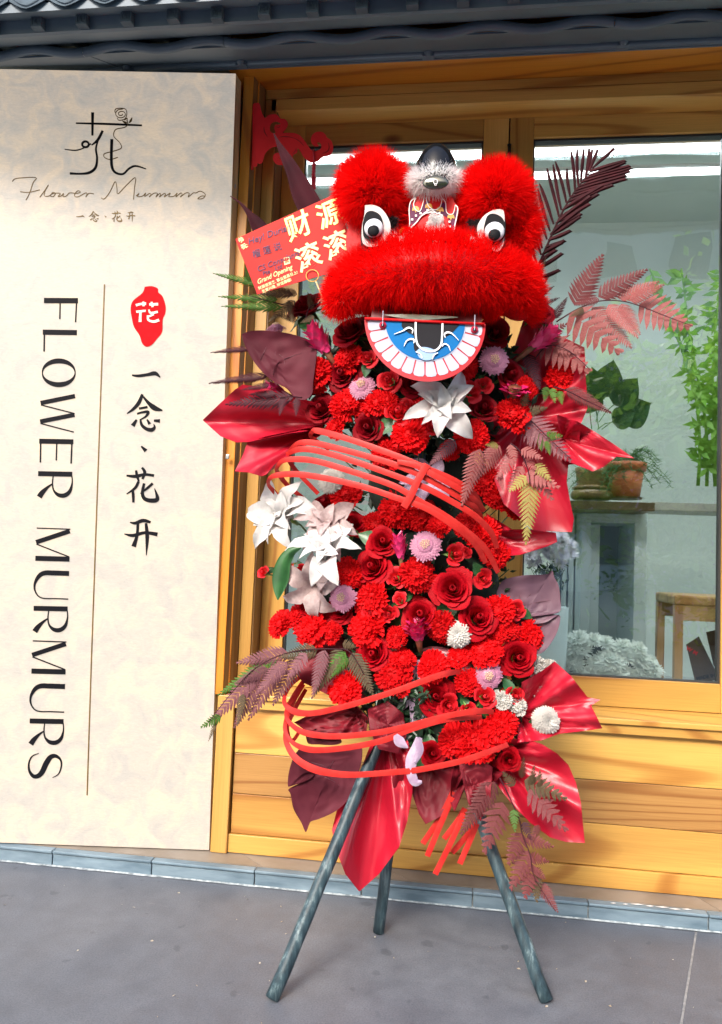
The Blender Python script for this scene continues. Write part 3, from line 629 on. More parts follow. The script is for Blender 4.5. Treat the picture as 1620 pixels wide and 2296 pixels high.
letter(pA, ([(288, 328), (507, 329)], 34), ([(498, 344), (492, 468)], 8), ([(392, 342), (390, 448)], 8))
letter(pA, ([(280, 533), (500, 536)], 33), ([(290, 545), (288, 658)], 9))
el = [(383+106*math.cos(a), 796+77*math.sin(a)) for a in [2*math.pi*i/40 for i in range(41)]]; ew = [6+26*abs(math.sin(2*math.pi*i/40))**1.4 for i in range(41)]
letter(pA, (el, ew, 1))
letter(pA, ([(488, 947), (266, 992)], 28), ([(268, 1004), (485, 1060)], 8), ([(485, 1068), (263, 1112)], 28), ([(265, 1124), (480, 1180)], 8))
letter(pA, ([(257, 1239), (477, 1243)], 32), ([(266, 1252), (264, 1377)], 9), ([(370, 1254), (367, 1364)], 8), ([(468, 1254), (463, 1384)], 9))
def Rlet(place, x0, x1, y, sl_, k=1.0):   # a turned R with stem from x0 to x1 at y
    X = lambda u: x0+(x1-x0)*u; h = (x1-x0); Yf = lambda v: y+h*v
    letter(place, ([(x0, y), (x1, y+h*0.02)], h*0.147), ([(X(0.99), Yf(.06)), (X(1.0), Yf(.28)), (X(.93), Yf(.52)), (X(.78), Yf(.64)), (X(.60), Yf(.63)), (X(.46), Yf(.50)), (X(.42), Yf(.30)), (X(.44), Yf(.08))], [h*.03, h*.04, h*.10, h*.13, h*.11, h*.05, h*.035, h*.03]),
           ([(X(.42), Yf(.30)), (X(.27), Yf(.41)), (X(.12), Yf(.56)), (X(.03), Yf(.69))], [h*.035, h*.08, h*.14, h*.16]))
Rlet(pA, 250, 470, 1449, 0)
def Mlet(place, x0, x1, y, k=1.0):
    h = x1-x0; X = lambda u: x0+h*u; Yf = lambda v: y+h*v
    letter(place, ([(X(0.01), Yf(0)), (X(1.0), Yf(.035))], h*.035), ([(X(.985), Yf(.09)), (X(-.01), Yf(.42))], h*.135), ([(X(0), Yf(.475)), (X(.96), Yf(.85))], h*.035), ([(X(-.03), Yf(.895)), (X(.975), Yf(.92))], h*.15))
def Ulet(place, x0, x1, y, k=1.0):
    h = x1-x0; X = lambda u: x0+h*u; Yf = lambda v: y+h*v
    letter(place, ([(X(1.0), Yf(.03)), (X(.55), Yf(.015)), (X(.30), Yf(.015)), (X(.14), Yf(.10)), (X(.02), Yf(.30)), (X(.01), Yf(.50)), (X(.11), Yf(.68)), (X(.28), Yf(.75)), (X(.6), Yf(.755)), (X(.975), Yf(.77))], [h*.145, h*.145, h*.14, h*.12, h*.07, h*.045, h*.035, h*.035, h*.035, h*.035]))
Mlet(pB, 87, 335, 206); Ulet(pB, 72, 326, 532); Rlet(pB, 67, 315, 795, 0); Mlet(pB, 58, 306, 1034); Ulet(pB, 42, 296, 1362); Rlet(pB, 38, 285, 1622, 0)
letter(pB, ([(103, 1860), (55, 1882), (32, 1930), (34, 1985), (62, 2026), (98, 2026), (128, 1998), (158, 1935), (190, 1888), (228, 1880), (262, 1905), (270, 1950), (250, 2010), (205, 2038)], [5, 10, 12, 16, 26, 34, 38, 40, 36, 26, 14, 11, 9, 4]))
b = Brush(lambda x, y, h: BP(x, y, h)); b.stroke([(235, 638), (225, 930), (215, 1215), (205, 1500), (196, 1783)], 2.6, 1); b.done('divider_line', gold_d, bd)
GL = {'一': [([(858, 812), (900, 816), (960, 808), (1008, 800), (1040, 826)], [10, 18, 20, 26, 6])],
 '念': [([(925, 935), (902, 990), (865, 1032), (825, 1060)], [16, 24, 18, 6]), ([(930, 950), (965, 992), (1005, 1025), (1055, 1040)], [12, 22, 34, 8]), ([(903, 1028), (958, 1018)], [14, 16]), ([(890, 1062), (925, 1052), (962, 1050), (948, 1078), (915, 1098)], [12, 14, 20, 14, 8]), ([(888, 1100), (862, 1140)], [12, 28]), ([(912, 1095), (920, 1132), (948, 1158), (985, 1166), (1004, 1148), (998, 1128)], [10, 18, 22, 26, 16, 4]), ([(955, 1098), (972, 1128)], [10, 20]), ([(1000, 1106), (1038, 1108)], [14, 24])],
 '·': [([(918, 1272), (948, 1302)], [10, 26])],
 '花': [([(822, 1462), (880, 1467), (940, 1455), (1000, 1462)], [12, 22, 18, 18]), ([(884, 1428), (890, 1462), (902, 1500)], [14, 18, 12]), ([(922, 1410), (940, 1440), (925, 1485)], [14, 20, 14]), ([(900, 1500), (878, 1542), (822, 1582)], [16, 18, 6]), ([(862, 1555), (866, 1598), (866, 1636)], [16, 18, 14]), ([(992, 1512), (955, 1545), (912, 1578)], [16, 16, 6]), ([(936, 1512), (925, 1575), (940, 1612), (985, 1624), (1022, 1612), (1004, 1545)], [16, 20, 24, 28, 26, 4])],
 '开': [([(845, 1765), (880, 1770), (930, 1753), (978, 1765)], [8, 20, 24, 16]), ([(808, 1840), (865, 1850), (940, 1832), (1022, 1843)], [6, 22, 20, 26]), ([(896, 1772), (890, 1850), (868, 1922)], [18, 18, 30]), ([(948, 1770), (956, 1860), (950, 1978)], [16, 24, 4])]}
for ch, ss in GL.items():
    b = Brush(pA)
    for s_ in ss: b.stroke(*s_)
    b.done('character', ink, bd)
CC = {'一': (950, 810), '念': (940, 1055), '·': (933, 1287), '花': (922, 1525), '开': (915, 1855)}
for ch, tx, sc_ in (('一', 362, .2), ('念', 423, .2), ('·', 474, .2), ('花', 525, .22), ('开', 587, .19)):
    cx, cy = CC[ch]; b = Brush(lambda x, y, h: pG(tx+(x-cx)*sc_, 971+(y-cy)*sc_, h))
    for pt, ws in GL[ch]: b.stroke(pt, [w_*1.0 for w_ in ws])
    b.done('small_character', gold_d, bd); bd.children[-1].name = 'small_character' if False else bd.children[-1].name
# red seal
o2 = [(940, 240), (985, 235), (1025, 250), (1030, 275), (1055, 300), (1075, 360), (1073, 410), (1055, 450), (1052, 530), (1020, 575), (985, 615), (950, 627), (925, 605), (905, 555), (870, 500), (855, 440), (848, 380), (865, 330), (925, 280)]
o2 = smooth_path([(x+random.uniform(-2, 2), y) for x, y in o2]+[o2[0]], 4)[:-1]
me = flat_curve([[(x, -y) for x, y in o2]], 1.0)
for v in me.vertices: v.co = pA(v.co.x, -v.co.y, 0.002 if v.co.z > 0 else -0.0002)
me.materials.append(red_ink); link('seal', me, bd)
b = Brush(lambda x, y, h: pA(x, y, h+0.0016))
for s_ in (([(884, 360), (915, 352), (950, 350)], [16, 14, 18]), ([(932, 336), (934, 366)], [12, 14]), ([(970, 355), (1028, 353)], [14, 18]), ([(985, 338), (992, 372)], [12, 14]), ([(886, 402), (948, 396)], 14), ([(914, 398), (911, 468)], [14, 18]), ([(968, 388), (980, 410), (1026, 402)], [10, 14, 15]), ([(960, 436), (1000, 418)], [12, 14]), ([(962, 425), (965, 455), (1000, 466), (1034, 455)], [14, 14, 16, 18])): b.stroke(*s_)
b.done('seal_character', white_ink, bd)
# logo drawn in ink and gold
b = Brush(pG)
for s_ in (([(342, 553), (490, 557), (638, 563)], [6, 9, 7]), ([(417, 505), (416, 608)], [13, 9]), ([(462, 587), (440, 628), (412, 652)], [10, 11, 4]), ([(446, 618), (432, 665), (437, 710), (430, 752), (402, 775), (360, 780), (315, 778)], [5, 8, 9, 11, 11, 8, 10]),
           ([(385+15*math.cos(a), 648+13*math.sin(a)) for a in [i*math.pi/8 for i in range(17)]], 9, 1), ([(292, 670), (340, 675), (378, 664), (410, 645)], [3, 5, 4, 5]), ([(503, 625), (501, 700), (504, 750), (520, 775), (553, 781), (580, 757), (610, 745), (656, 758)], [13, 12, 12, 10, 8, 8, 8, 4])): b.stroke(*s_)
b.done('logo_ink', ink, bd)
b = Brush(pG)
for s_ in (([(576, 558), (560, 572), (520, 582), (512, 612), (538, 640), (545, 665), (505, 680), (470, 690), (470, 706), (495, 716), (530, 706)], 3.2), ([(545+(6+1.5*i)*math.cos(i*0.75), 512+(4+1.25*i)*math.sin(i*0.75)) for i in range(16)], 3, 3), ([(517, 505), (520, 490), (545, 486), (566, 492), (570, 515), (560, 535), (535, 540), (528, 530)], 3),
           ([(560, 540), (572, 530), (570, 545)], 3), ([(594, 528), (588, 542), (580, 552)], [2, 9, 2]), ([(550, 543), (562, 550), (574, 552)], [2, 9, 2]), ([(572, 540), (577, 560)], 3)): b.stroke(*s_)
for pts in ([(57, 815), (68, 803), (100, 798), (163, 797), (150, 820), (135, 865), (118, 898)], [(92, 860), (130, 863), (180, 852)], [(180, 885), (200, 858), (219, 830), (203, 858), (202, 880), (225, 878), (238, 864), (250, 868), (240, 882), (226, 878), (240, 868), (272, 868), (262, 882), (275, 880), (287, 868), (284, 882), (298, 880), (312, 866), (328, 866), (345, 868), (362, 862), (352, 856), (340, 866), (336, 880), (352, 883), (385, 866), (392, 870), (386, 884), (400, 868), (422, 870)],
            [(455, 888), (470, 892), (495, 860), (518, 815), (526, 845), (530, 870), (565, 835), (608, 797), (605, 840), (600, 895)],
            [(612, 880), (625, 868), (618, 882), (640, 880), (655, 866), (650, 882), (672, 868), (678, 874), (670, 884), (690, 868), (708, 868), (700, 884), (718, 868), (722, 874), (716, 884), (738, 868), (744, 872), (738, 884), (765, 866), (758, 882), (782, 880), (796, 866), (790, 884), (812, 866), (818, 874), (810, 884), (835, 866), (850, 868), (845, 884), (868, 866), (880, 866), (900, 858), (922, 872), (912, 890), (888, 892), (905, 880), (920, 880)]):
    b.stroke(pts, 2.6, 4)
b.done('script_lettering', gold_d, bd)

# ================================================================ red scroll bracket with tassel
br = root('hanging_bracket', 'red carved cloud bracket with a tassel on the left door jamb', 'bracket'); base(br, W(*ZO(400, 850), 2.46))
YB = 2.40
out = [(478, 420), (505, 430), (522, 455), (548, 560), (590, 622), (620, 590), (680, 573), (740, 580), (785, 625), (845, 637), (884, 690), (868, 750), (832, 795), (825, 815), (920, 812), (1000, 828), (1060, 868), (1105, 925), (1150, 990), (1195, 1040), (1250, 1048), (1305, 1022), (1315, 975), (1292, 938), (1262, 946), (1272, 968), (1290, 985), (1240, 992), (1200, 965), (1180, 905), (1200, 840), (1262, 800), (1330, 805), (1372, 840), (1387, 872), (1440, 910), (1470, 980), (1465, 1050), (1425, 1108), (1335, 1130), (1280, 1180), (1220, 1200), (1165, 1193), (1095, 1140), (1055, 1075), (1012, 1015), (1002, 1070), (950, 1108), (942, 1180), (900, 1222), (770, 1232), (715, 1205), (690, 1150), (702, 1095), (745, 1072), (790, 1080), (806, 1110), (790, 1138), (760, 1140), (800, 1145), (830, 1100), (800, 1020), (765, 995), (700, 998), (640, 1030), (590, 1085), (568, 1150), (552, 1200), (520, 1217), (490, 1205), (472, 1180), (462, 800)]
hole = [(650, 735), (672, 692), (720, 672), (765, 680), (790, 700), (765, 705), (722, 712), (706, 748), (716, 790), (722, 818), (680, 815), (652, 785)]
px = lambda x, y, Y: W(*ZO(x, y), Y)
def plate(outs, Y, d, name, mat, par, fn):
    me = flat_curve([[(x, -y) for x, y in o] for o in outs], 1.0)
    for v in me.vertices: v.co = fn(v.co.x, -v.co.y, Y if v.co.z > 0 else Y+d)
    me.materials.append(mat); o = link(name, me, par); bv = o.modifiers.new('b', 'BEVEL'); bv.width = 0.001; bv.limit_method = 'ANGLE'; return o
sm_ = lambda o: smooth_path(o+[o[0]], 4)[:-1]
plate([sm_(out), sm_(hole)], YB, 0.014, 'scroll_arm', red_paint, br, px)
groove_shade = simple('shadow_red_groove', (0.18, 0.003, 0.004), rough=0.7)  # cut lines are flat dark red strokes, recess shade put into the colour
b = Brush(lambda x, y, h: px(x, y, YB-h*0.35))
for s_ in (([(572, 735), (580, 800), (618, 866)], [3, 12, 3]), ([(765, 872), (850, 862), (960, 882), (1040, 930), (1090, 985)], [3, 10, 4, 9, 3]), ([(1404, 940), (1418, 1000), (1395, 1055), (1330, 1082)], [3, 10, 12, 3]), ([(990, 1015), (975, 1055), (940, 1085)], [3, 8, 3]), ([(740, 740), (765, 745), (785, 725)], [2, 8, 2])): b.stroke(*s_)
b.done('groove_shade', groove_shade, br)
for k, (xa, xb, ya, yb_, Yk) in enumerate(((345, 400, 415, 1190, 2.452), (395, 440, 385, 1300, 2.435), (425, 490, 425, 1260, 2.418))):
    a = px(xa, ya, Yk); c_ = px(xb, yb_, Yk); o_ = [(xa, ya+50), (xa+10, ya+12), ((xa+xb)/2, ya), (xb-5, ya+10), (xb, ya+60), (xb-8, yb_-80), (xb, yb_-40), (xb-8, yb_-10), ((xa+xb)/2, yb_), (xa+4, yb_-20), (xa, yb_-70)]
    plate([o_], Yk, 0.016, 'mount_plate', red_paint, br, px)
tassel_m = simple('red_silk_cord', (0.5, 0.01, 0.03), (0.62, 0.02, 0.05), rough=0.35, scale=200)
mb = MB(); mb.tube([px(1215, 1030, YB-0.004), px(1222, 1210, YB-0.004)], 0.0028, 8)
for k in range(9):
    p_ = px(1222-k*0.8, 1215+k*20, YB); mb.ell(p_, 0.006+0.002*(k % 2), 0.006, 0.004, 10, 6)
mb.tube([px(1208, 1390, YB), px(1206, 1545, YB)], [0.006, 0.005], 8); mb.tube([px(1234, 1390, YB), px(1226, 1545, YB)], [0.005, 0.005], 8); mb.tube([px(1214, 1560, YB), px(1216, 1700, YB)], 0.0012, 5)
tag(mb.build('tassel', tassel_m, None, True), 'red knotted cord tassel hanging from the cloud bracket', 'tassel')
bpy.data.objects[-1] if False else None
mb = MB().box(-0.006, 0.006, -0.003, 0.003, -0.008, 0.008); 

# ================================================================ greeting card
cA, cBc, cC, cD = W(*ZK(60, 570), 1.90), W(*ZK(1185, 60), 1.90), W(*ZK(1480, 870), 1.88), W(*ZK(300, 1205), 1.88)
kn = (cBc-cA).cross(cD-cA).normalized(); kn = -kn if kn.y > 0 else kn
def KP(x, y, h=0.0):
    d = ray(*ZK(x, y)); o = Vector((0, 0, CAMZ)); t = (cA-o).dot(kn)/d.dot(kn); return o+d*t+kn*h
card_m = simple('coral_red_card', (0.44, 0.016, 0.012), (0.52, 0.024, 0.016), rough=0.7, spec=0.3, scale=4)
cd = root('greeting_card', 'coral red greeting card with gold characters leaning left of the lion head', 'card'); base(cd, W(*ZK(800, 1050), 1.9))
cs = [KP(62, 568), KP(1215, 48), KP(1500, 860), KP(318, 1208)]
MB().hexa(cs+[p_-kn*0.0012 for p_ in cs]).build('card_sheet', card_m, cd)
gold = simple('gold_foil', (0.62, 0.30, 0.045), (0.72, 0.44, 0.12), rough=0.4, metal=0.3, scale=6); cream = simple('cream_foil', (0.68, 0.50, 0.20), rough=0.45, metal=0.1)
pen = simple('purple_marker_ink', (0.05, 0.004, 0.06), rough=0.6)
def card_text(s_, x, y, size_px, mat, offs=0.0, ang=-26.0, sh=0.0, name='printed_text', h=0.0012, sx=1.0):
    me = text_mesh(s_, 1.0, 0.02, offs, sh); a = R(ang); c_, s__ = math.cos(a), math.sin(a)
    for v in me.vertices:
        X, Yv = v.co.x*size_px*sx, -v.co.y*size_px
        v.co = KP(x+X*c_-Yv*s__, y+X*s__+Yv*c_, h+(0.0004 if v.co.z > 0 else -0.0004))
    me.materials.append(mat); return link(name, me, cd)
card_text('财', 790, 440, 315, gold, 0.014, -24, .12); card_text('源', 1150, 300, 315, gold, 0.014, -24, .12)
card_text('滚', 905, 800, 315, cream, 0.014, -24, .12); card_text('滚', 1235, 660, 315, cream, 0.014, -24, .12)
card_text('恭', 135, 585, 66, cream, 0.02); card_text('祝:', 172, 655, 66, cream, 0.02)
card_text('Hey! Durian', 455, 520, 105, pen, 0.006, -20, .25, 'handwriting'); card_text('榴 莲 说', 430, 705, 100, pen, 0.004, -18, .1, 'handwriting')
card_text('CS Consulants', 560, 830, 88, pen, 0.006, -22, .25, 'handwriting'); card_text('Ltd', 560, 900, 70, pen, 0.006, -22, .25, 'handwriting'); card_text('Pte', 420, 960, 70, pen, 0.006, -22, .25, 'handwriting')
card_text('Grand Opening', 515, 985, 78, cream, 0.004, -24, .45, sx=.9); card_text('财源滚滚来, 事业蒸蒸日上!', 560, 1050, 42, cream, 0.012, -23); card_text('生意兴隆, 好运爆棚!', 545, 1110, 42, cream, 0.012, -23)
q = [KP(620, 790, .0012), KP(690, 775, .0012), KP(702, 850, .0012), KP(635, 872, .0012)]; MB().hexa(q+[p_-kn*0.001 for p_ in q]).build('stamp', cream, cd)
card_text('贺', 662, 822, 60, card_m, 0.01, -14, h=0.0022)
cp = root('card_holder', 'thin gold wire ring holder carrying the greeting card', 'card holder'); base(cp, W(*ZK(1120, 1389), 1.9))
pts = [KP(960+72*math.cos(a), 1000+68*math.sin(a), .004) for a in [2*math.pi*i/24 for i in range(25)]]
MB().tube(pts, 0.0012, 6, False).build('ring', gold, cp, True); MB().tube([KP(1000, 1065, .004), KP(1060, 1210, .002), W(*ZK(1120, 1389), 1.9)], 0.0022, 8).build('stick', simple('bamboo_stick', (0.5, 0.4, 0.2), rough=0.5), cp, True)

# ================================================================ lion dance head
LY = 1.86
lion = root('lion_head', 'red furry lion dance head with googly eyes topping the flower stand', 'lion head'); base(lion, W(965, 720, LY+0.05))
L4 = lambda x, y, Y: W(*Z4(x, y), Y)
px_m = LY/FPX/1.0
fur_red = simple('red_marabou_fur', (0.84, 0.003, 0.003), (0.93, 0.006, 0.005), rough=0.8, scale=30, trans=0.5, spec=0.15)
fur_white = simple('white_fur', (0.88, 0.87, 0.86), (0.93, 0.92, 0.91), rough=0.8, scale=30, trans=0.6, spec=0.1)
skin_red = simple('red_lacquered_paper', (0.58, 0.006, 0.009), (0.66, 0.01, 0.012), rough=0.4, scale=5, spec=0.2)
def clean_noise(p, s_): # cheap smooth vector noise for combing
    return np.stack([np.sin(p[:, 0]*s_*1.3+p[:, 1]*s_*.7+1.1)+np.sin(p[:, 2]*s_*1.9+2.), np.sin(p[:, 1]*s_*1.1+p[:, 2]*s_*1.7+.4), np.sin(p[:, 2]*s_*.9+p[:, 0]*s_*2.1+3.)+np.sin(p[:, 0]*s_*3.3)], 1)
def fur(name, P, Nn, L, wd, mat, par, droop=0.5, nz=0.35, lv=0.42, seed=1):
    rs = np.random.RandomState(seed); n = len(P)
    d = Nn+clean_noise(P, 60)*nz*0.42+clean_noise(P, 170)*nz*0.22+rs.normal(0, nz*0.5, (n, 3)); d /= np.linalg.norm(d, axis=1)[:, None]
    ln = L*(1+rs.uniform(-lv, lv, n))[:, None]; g = np.array([0, 0, -1.0])*droop
    p0 = P-Nn*0.004; p1 = P+d*ln*0.45; d2 = d+g*0.5+rs.normal(0, .15, (n, 3)); d2 /= np.linalg.norm(d2, axis=1)[:, None]; p2 = p1+d2*ln*0.35; d3 = d2+g*0.6; d3 /= np.linalg.norm(d3, axis=1)[:, None]; p3 = p2+d3*ln*0.3
    sd_ = np.cross(d, rs.normal(0, 1, (n, 3))); sd_ /= np.linalg.norm(sd_, axis=1)[:, None]; s_ = sd_*wd
    V = np.stack([p0-s_, p0+s_, p1-s_, p1+s_, p2-s_*.6, p2+s_*.6, p3], 1).reshape(-1, 3)
    b = (np.arange(n)*7)[:, None]
    q1 = np.concatenate([b+0, b+1, b+3, b+2], 1); q2 = np.concatenate([b+2, b+3, b+5, b+4], 1); t1 = np.concatenate([b+4, b+5, b+6], 1)
    me = bpy.data.meshes.new(name); me.vertices.add(len(V)); me.vertices.foreach_set('co', V.ravel())
    loops = np.concatenate([q1, q2, t1], 1).ravel(); me.loops.add(len(loops)); me.loops.foreach_set('vertex_index', loops)
    tot = np.tile([4, 4, 3], n); st_ = np.concatenate([[0], np.cumsum(tot)[:-1]]); me.polygons.add(3*n); me.polygons.foreach_set('loop_start', st_); me.polygons.foreach_set('loop_total', tot); me.polygons.foreach_set('use_smooth', [True]*(3*n))
    me.update(calc_edges=True); me.materials.append(mat); return tag(link(name, me, par), kind='stuff')
def ell_pts(c, r_, n, seed, keep=None):
    rs = np.random.RandomState(seed); v = rs.normal(0, 1, (n, 3)); v /= np.linalg.norm(v, axis=1)[:, None]
    P = v*np.array(r_); Nn = v/np.array(r_); Nn /= np.linalg.norm(Nn, axis=1)[:, None]; P = P+np.array(c)
    if keep is not None: k = keep(P, v); P, Nn = P[k], Nn[k]
    return P, Nn
def S(pxl): return pxl*LY/FPX
# skull shell
c0 = W(965, 560, LY+0.09)
MB().ell(c0, S(175), 0.10, S(150), 32, 20).build('skull', skin_red, lion, True)
for nm, (cx, cy, rx, rz, dy) in {'l': (837, 430, 64, 66, 0.0), 'r': (1109, 446, 62, 60, 0.0)}.items():
    c_ = W(cx, cy, LY-0.005+dy)
    MB().ell(c_, S(rx)*.92, 0.055, S(rz)*.92, 24, 14).build('brow', skin_red, lion, True)
    P, Nn = ell_pts(c_, (S(rx), 0.062, S(rz)), 21000, 3 if nm == 'l' else 4, lambda P, v: v[:, 1] < 0.45)
    # droop tails beside the face
    sx = -1 if nm == 'l' else 1
    P2, N2 = ell_pts(W(cx+(2 if sx < 0 else 46), cy+62, LY+0.03), (S(26 if sx < 0 else 40), 0.04, S(46 if sx < 0 else 52)), 4500, 8+sx)
    P3, N3 = ell_pts(W(cx-sx*38, cy+48, LY+0.015), (S(44), 0.035, S(50)), 4000, 18+sx, lambda P, v: v[:, 1] < 0.3)
    fur('brow_fur', np.concatenate([P, P2, P3]), np.concatenate([Nn, N2, N3]), 0.033, 0.00058, fur_red, lion, 0.25, 0.3, seed=5+sx)
# muzzle: a thick furry arch
ctr = smooth_path([(780, 678, 34), (792, 648, 48), (842, 624, 58), (905, 610, 66), (970, 606, 68), (1035, 612, 68), (1095, 626, 64), (1140, 648, 56), (1160, 680, 46), (1156, 706, 32)], 6)
cp_ = [W(x, y, LY-0.055+0.00000016*(x-970)**2*15) for x, y, r_ in ctr]; rr_ = [S(r_) for _, _, r_ in ctr]
MB().tube(cp_, [r_*.85 for r_ in rr_], 14).build('muzzle', skin_red, lion, True)
rs = np.random.RandomState(9); n = 48000; ti = rs.uniform(0, len(cp_)-1.001, n); i0 = ti.astype(int); fr = (ti-i0)[:, None]
CP = np.array([tuple(p_) for p_ in cp_]); RR = np.array(rr_); cc = CP[i0]*(1-fr)+CP[i0+1]*fr; rad = (RR[i0]*(1-fr[:, 0])+RR[i0+1]*fr[:, 0])
tg = CP[i0+1]-CP[i0]; tg /= np.linalg.norm(tg, axis=1)[:, None]; aa = np.cross(tg, [0, 1, 0]); aa /= np.linalg.norm(aa, axis=1)[:, None]; bb = np.cross(tg, aa); th = rs.uniform(0, 2*np.pi, n)
Nn = aa*np.cos(th)[:, None]+bb*np.sin(th)[:, None]; P = cc+Nn*rad[:, None]; k = Nn[:, 1] < 0.6
fur('muzzle_fur', P[k], Nn[k], 0.028, 0.00058, fur_red, lion, 0.35, 0.3, seed=12)
# end tufts of the moustache and side flaps
for cx, cy, rx, rz, sd_ in ((768, 672, 26, 24, 41), (1172, 640, 18, 44, 42)):
    P, Nn = ell_pts(W(cx, cy, LY-0.01), (S(rx), 0.03, S(rz)), 3500, sd_); fur('muzzle_tuft', P, Nn, 0.03, 0.0007, fur_red, lion, 0.4, 0.3, seed=sd_)
# eyes
eye_w = simple('eye_plate_white', (0.56, 0.40, 0.39), (0.64, 0.60, 0.58), rough=0.4, scale=22, spec=0.3); googly = simple('googly_white', (0.62, 0.64, 0.68), rough=0.2, spec=0.4)
pink_w = simple('pink_fade', (0.78, 0.42, 0.40), (0.84, 0.7, 0.68), rough=0.35, scale=6)
def disc_out(cx, cy, rx, ry, n=28): return [(cx+rx*math.cos(2*math.pi*i/n), cy+ry*math.sin(2*math.pi*i/n)) for i in range(n)]
for (pl, bl, dome, pup) in ((sm_([(290, 488), (345, 485), (405, 510), (452, 570), (474, 640), (462, 710), (410, 765), (340, 788), (290, 775), (268, 740), (268, 640), (285, 560)]), (343, 640, 78, 112), (352, 652, 68), (350, 672, 42)),
                            (sm_([(1212, 522), (1270, 516), (1292, 545), (1294, 640), (1288, 760), (1250, 818), (1205, 812), (1140, 770), (1102, 700), (1102, 630), (1150, 560)]), (1220, 662, 82, 114), (1222, 678, 69), (1222, 700, 42))):
    ey = plate([pl], LY-0.080, 0.03, 'eye', eye_w, lion, L4)
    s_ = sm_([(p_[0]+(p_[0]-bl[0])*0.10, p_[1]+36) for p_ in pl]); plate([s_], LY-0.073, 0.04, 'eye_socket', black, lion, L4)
    lid = plate([sm_([(bl[0]-bl[2]*.9, bl[1]-20), (bl[0]-bl[2]*.6, bl[1]-bl[3]*.85), (bl[0], bl[1]-bl[3]), (bl[0]+bl[2]*.75, bl[1]-bl[3]*.7), (bl[0]+bl[2], bl[1]), (bl[0]+bl[2]*.7, bl[1]+bl[3]*.75), (bl[0], bl[1]+bl[3]), (bl[0]-bl[2]*.8, bl[1]+bl[3]*.65)])], LY-0.085, 0.01, 'iris', black, lion, L4)
    c_ = L4(dome[0], dome[1], LY-0.088); MB().ell(c_, S(dome[2]/3.21), 0.012, S(dome[2]/3.21), 28, 14).build('eyeball', googly, lion, True)
    c_ = L4(pup[0], pup[1], LY-0.0975); MB().ell(c_, S(pup[2]/3.21), 0.006, S(pup[2]/3.21), 20, 10).build('pupil', black, lion, True)
    nn = 2600; rs = np.random.RandomState(int(bl[0])); a = rs.uniform(0, 1, nn)
    sx = 1 if bl[0] < 800 else -1
    P = np.array([tuple(L4(bl[0]+sx*(60+110*u)+rs.uniform(-16, 16), bl[1]-60+190*v, LY-0.045)) for u, v in zip(rs.uniform(0.3, 1, nn), a)]); Nn = np.tile([0.1*sx, -1, -0.25], (nn, 1)); Nn = Nn/np.linalg.norm(Nn, axis=1)[:, None]
    fur('cheek_fur', P, Nn, 0.018, 0.0007, simple('black_fur', (0.02, 0.01, 0.012), rough=0.8), lion, 0.8, 0.4, seed=30+sx)
    P = np.array([tuple(L4(bl[0]+sx*140+rs.normal(0, 26), bl[1]+(98 if sx > 0 else 108)+rs.normal(0, 16), LY-0.06)) for _ in range(900)]); Nn = np.tile([0, -1, 0.2], (900, 1))
    fur('white_tuft', P, Nn, 0.016, 0.0007, fur_white, lion, 0.3, 0.7, seed=60+sx)
P, Nn = ell_pts(W(1172, 520, LY+0.01), (S(22), 0.03, S(50)), 3500, 91); fur('side_fur', P, Nn, 0.026, 0.0006, fur_red, lion, 0.6, 0.35, seed=92)
P, Nn = ell_pts(W(806, 560, LY+0.03), (S(18), 0.03, S(40)), 1800, 93); fur('side_fur', P, Nn, 0.018, 0.0006, fur_red, lion, 0.6, 0.35, seed=94)
# forehead ridge
fr_out = sm_([(660, 425), (720, 400), (860, 400), (915, 425), (935, 470), (958, 500), (958, 560), (935, 640), (925, 720), (780, 760), (620, 700), (606, 640), (606, 540), (612, 480)])
plate([fr_out], LY-0.04, 0.05, 'forehead', skin_red, lion, L4)
purple = simple('purple_print', (0.10, 0.004, 0.05), rough=0.4, spec=0.2); amber = simple('amber_print', (0.62, 0.30, 0.04), rough=0.35); wht = simple('white_gloss_paint', (0.8, 0.79, 0.78), rough=0.3)
plate([sm_([(620, 470), (645, 520), (680, 532), (720, 470), (745, 455), (770, 500), (800, 525), (840, 480), (862, 470), (880, 540), (925, 548), (952, 520), (945, 600), (925, 680), (900, 600), (860, 560), (790, 538), (720, 550), (670, 590), (612, 650)])], LY-0.0425, 0.002, 'pattern', purple, lion, L4)
for (cx, cy) in ((655, 520), (748, 500), (830, 525), (908, 575)):
    plate([sm_([(cx-26, cy+8), (cx-20, cy-18), (cx, cy-26), (cx+20, cy-18), (cx+26, cy+8), (cx+8, cy+4), (cx, cy+22), (cx-8, cy+4)])], LY-0.044, 0.001, 'petal_motif', amber, lion, L4)
b = Brush(lambda x, y, h: L4(x, y, LY-0.043-h))
for s_ in (([(655, 435), (620, 460), (607, 520), (612, 600), (608, 650)], 5), ([(655, 435), (640, 480), (655, 520), (685, 530), (705, 480), (715, 430)], 5), ([(730, 430), (745, 490), (790, 520), (830, 500), (845, 440)], 5), ([(850, 440), (870, 470), (875, 530), (895, 552), (925, 545), (940, 485)], 5), ([(940, 485), (958, 520), (935, 640), (930, 700)], 7), ([(612, 655), (660, 610), (700, 560), (770, 536), (850, 560)], 8), ([(700, 555), (760, 520), (800, 540)], 6)): b.stroke(*s_)
b.done('outline', wht, lion)
b = Brush(lambda x, y, h: L4(x, y, LY-0.043-h))
for (x, y) in ((740, 522), (825, 545), (657, 562), (898, 606), (630, 590), (900, 640), (690, 545)): b.stroke([(x-7, y), (x+7, y)], 14)
b.done('dot', wht, lion)
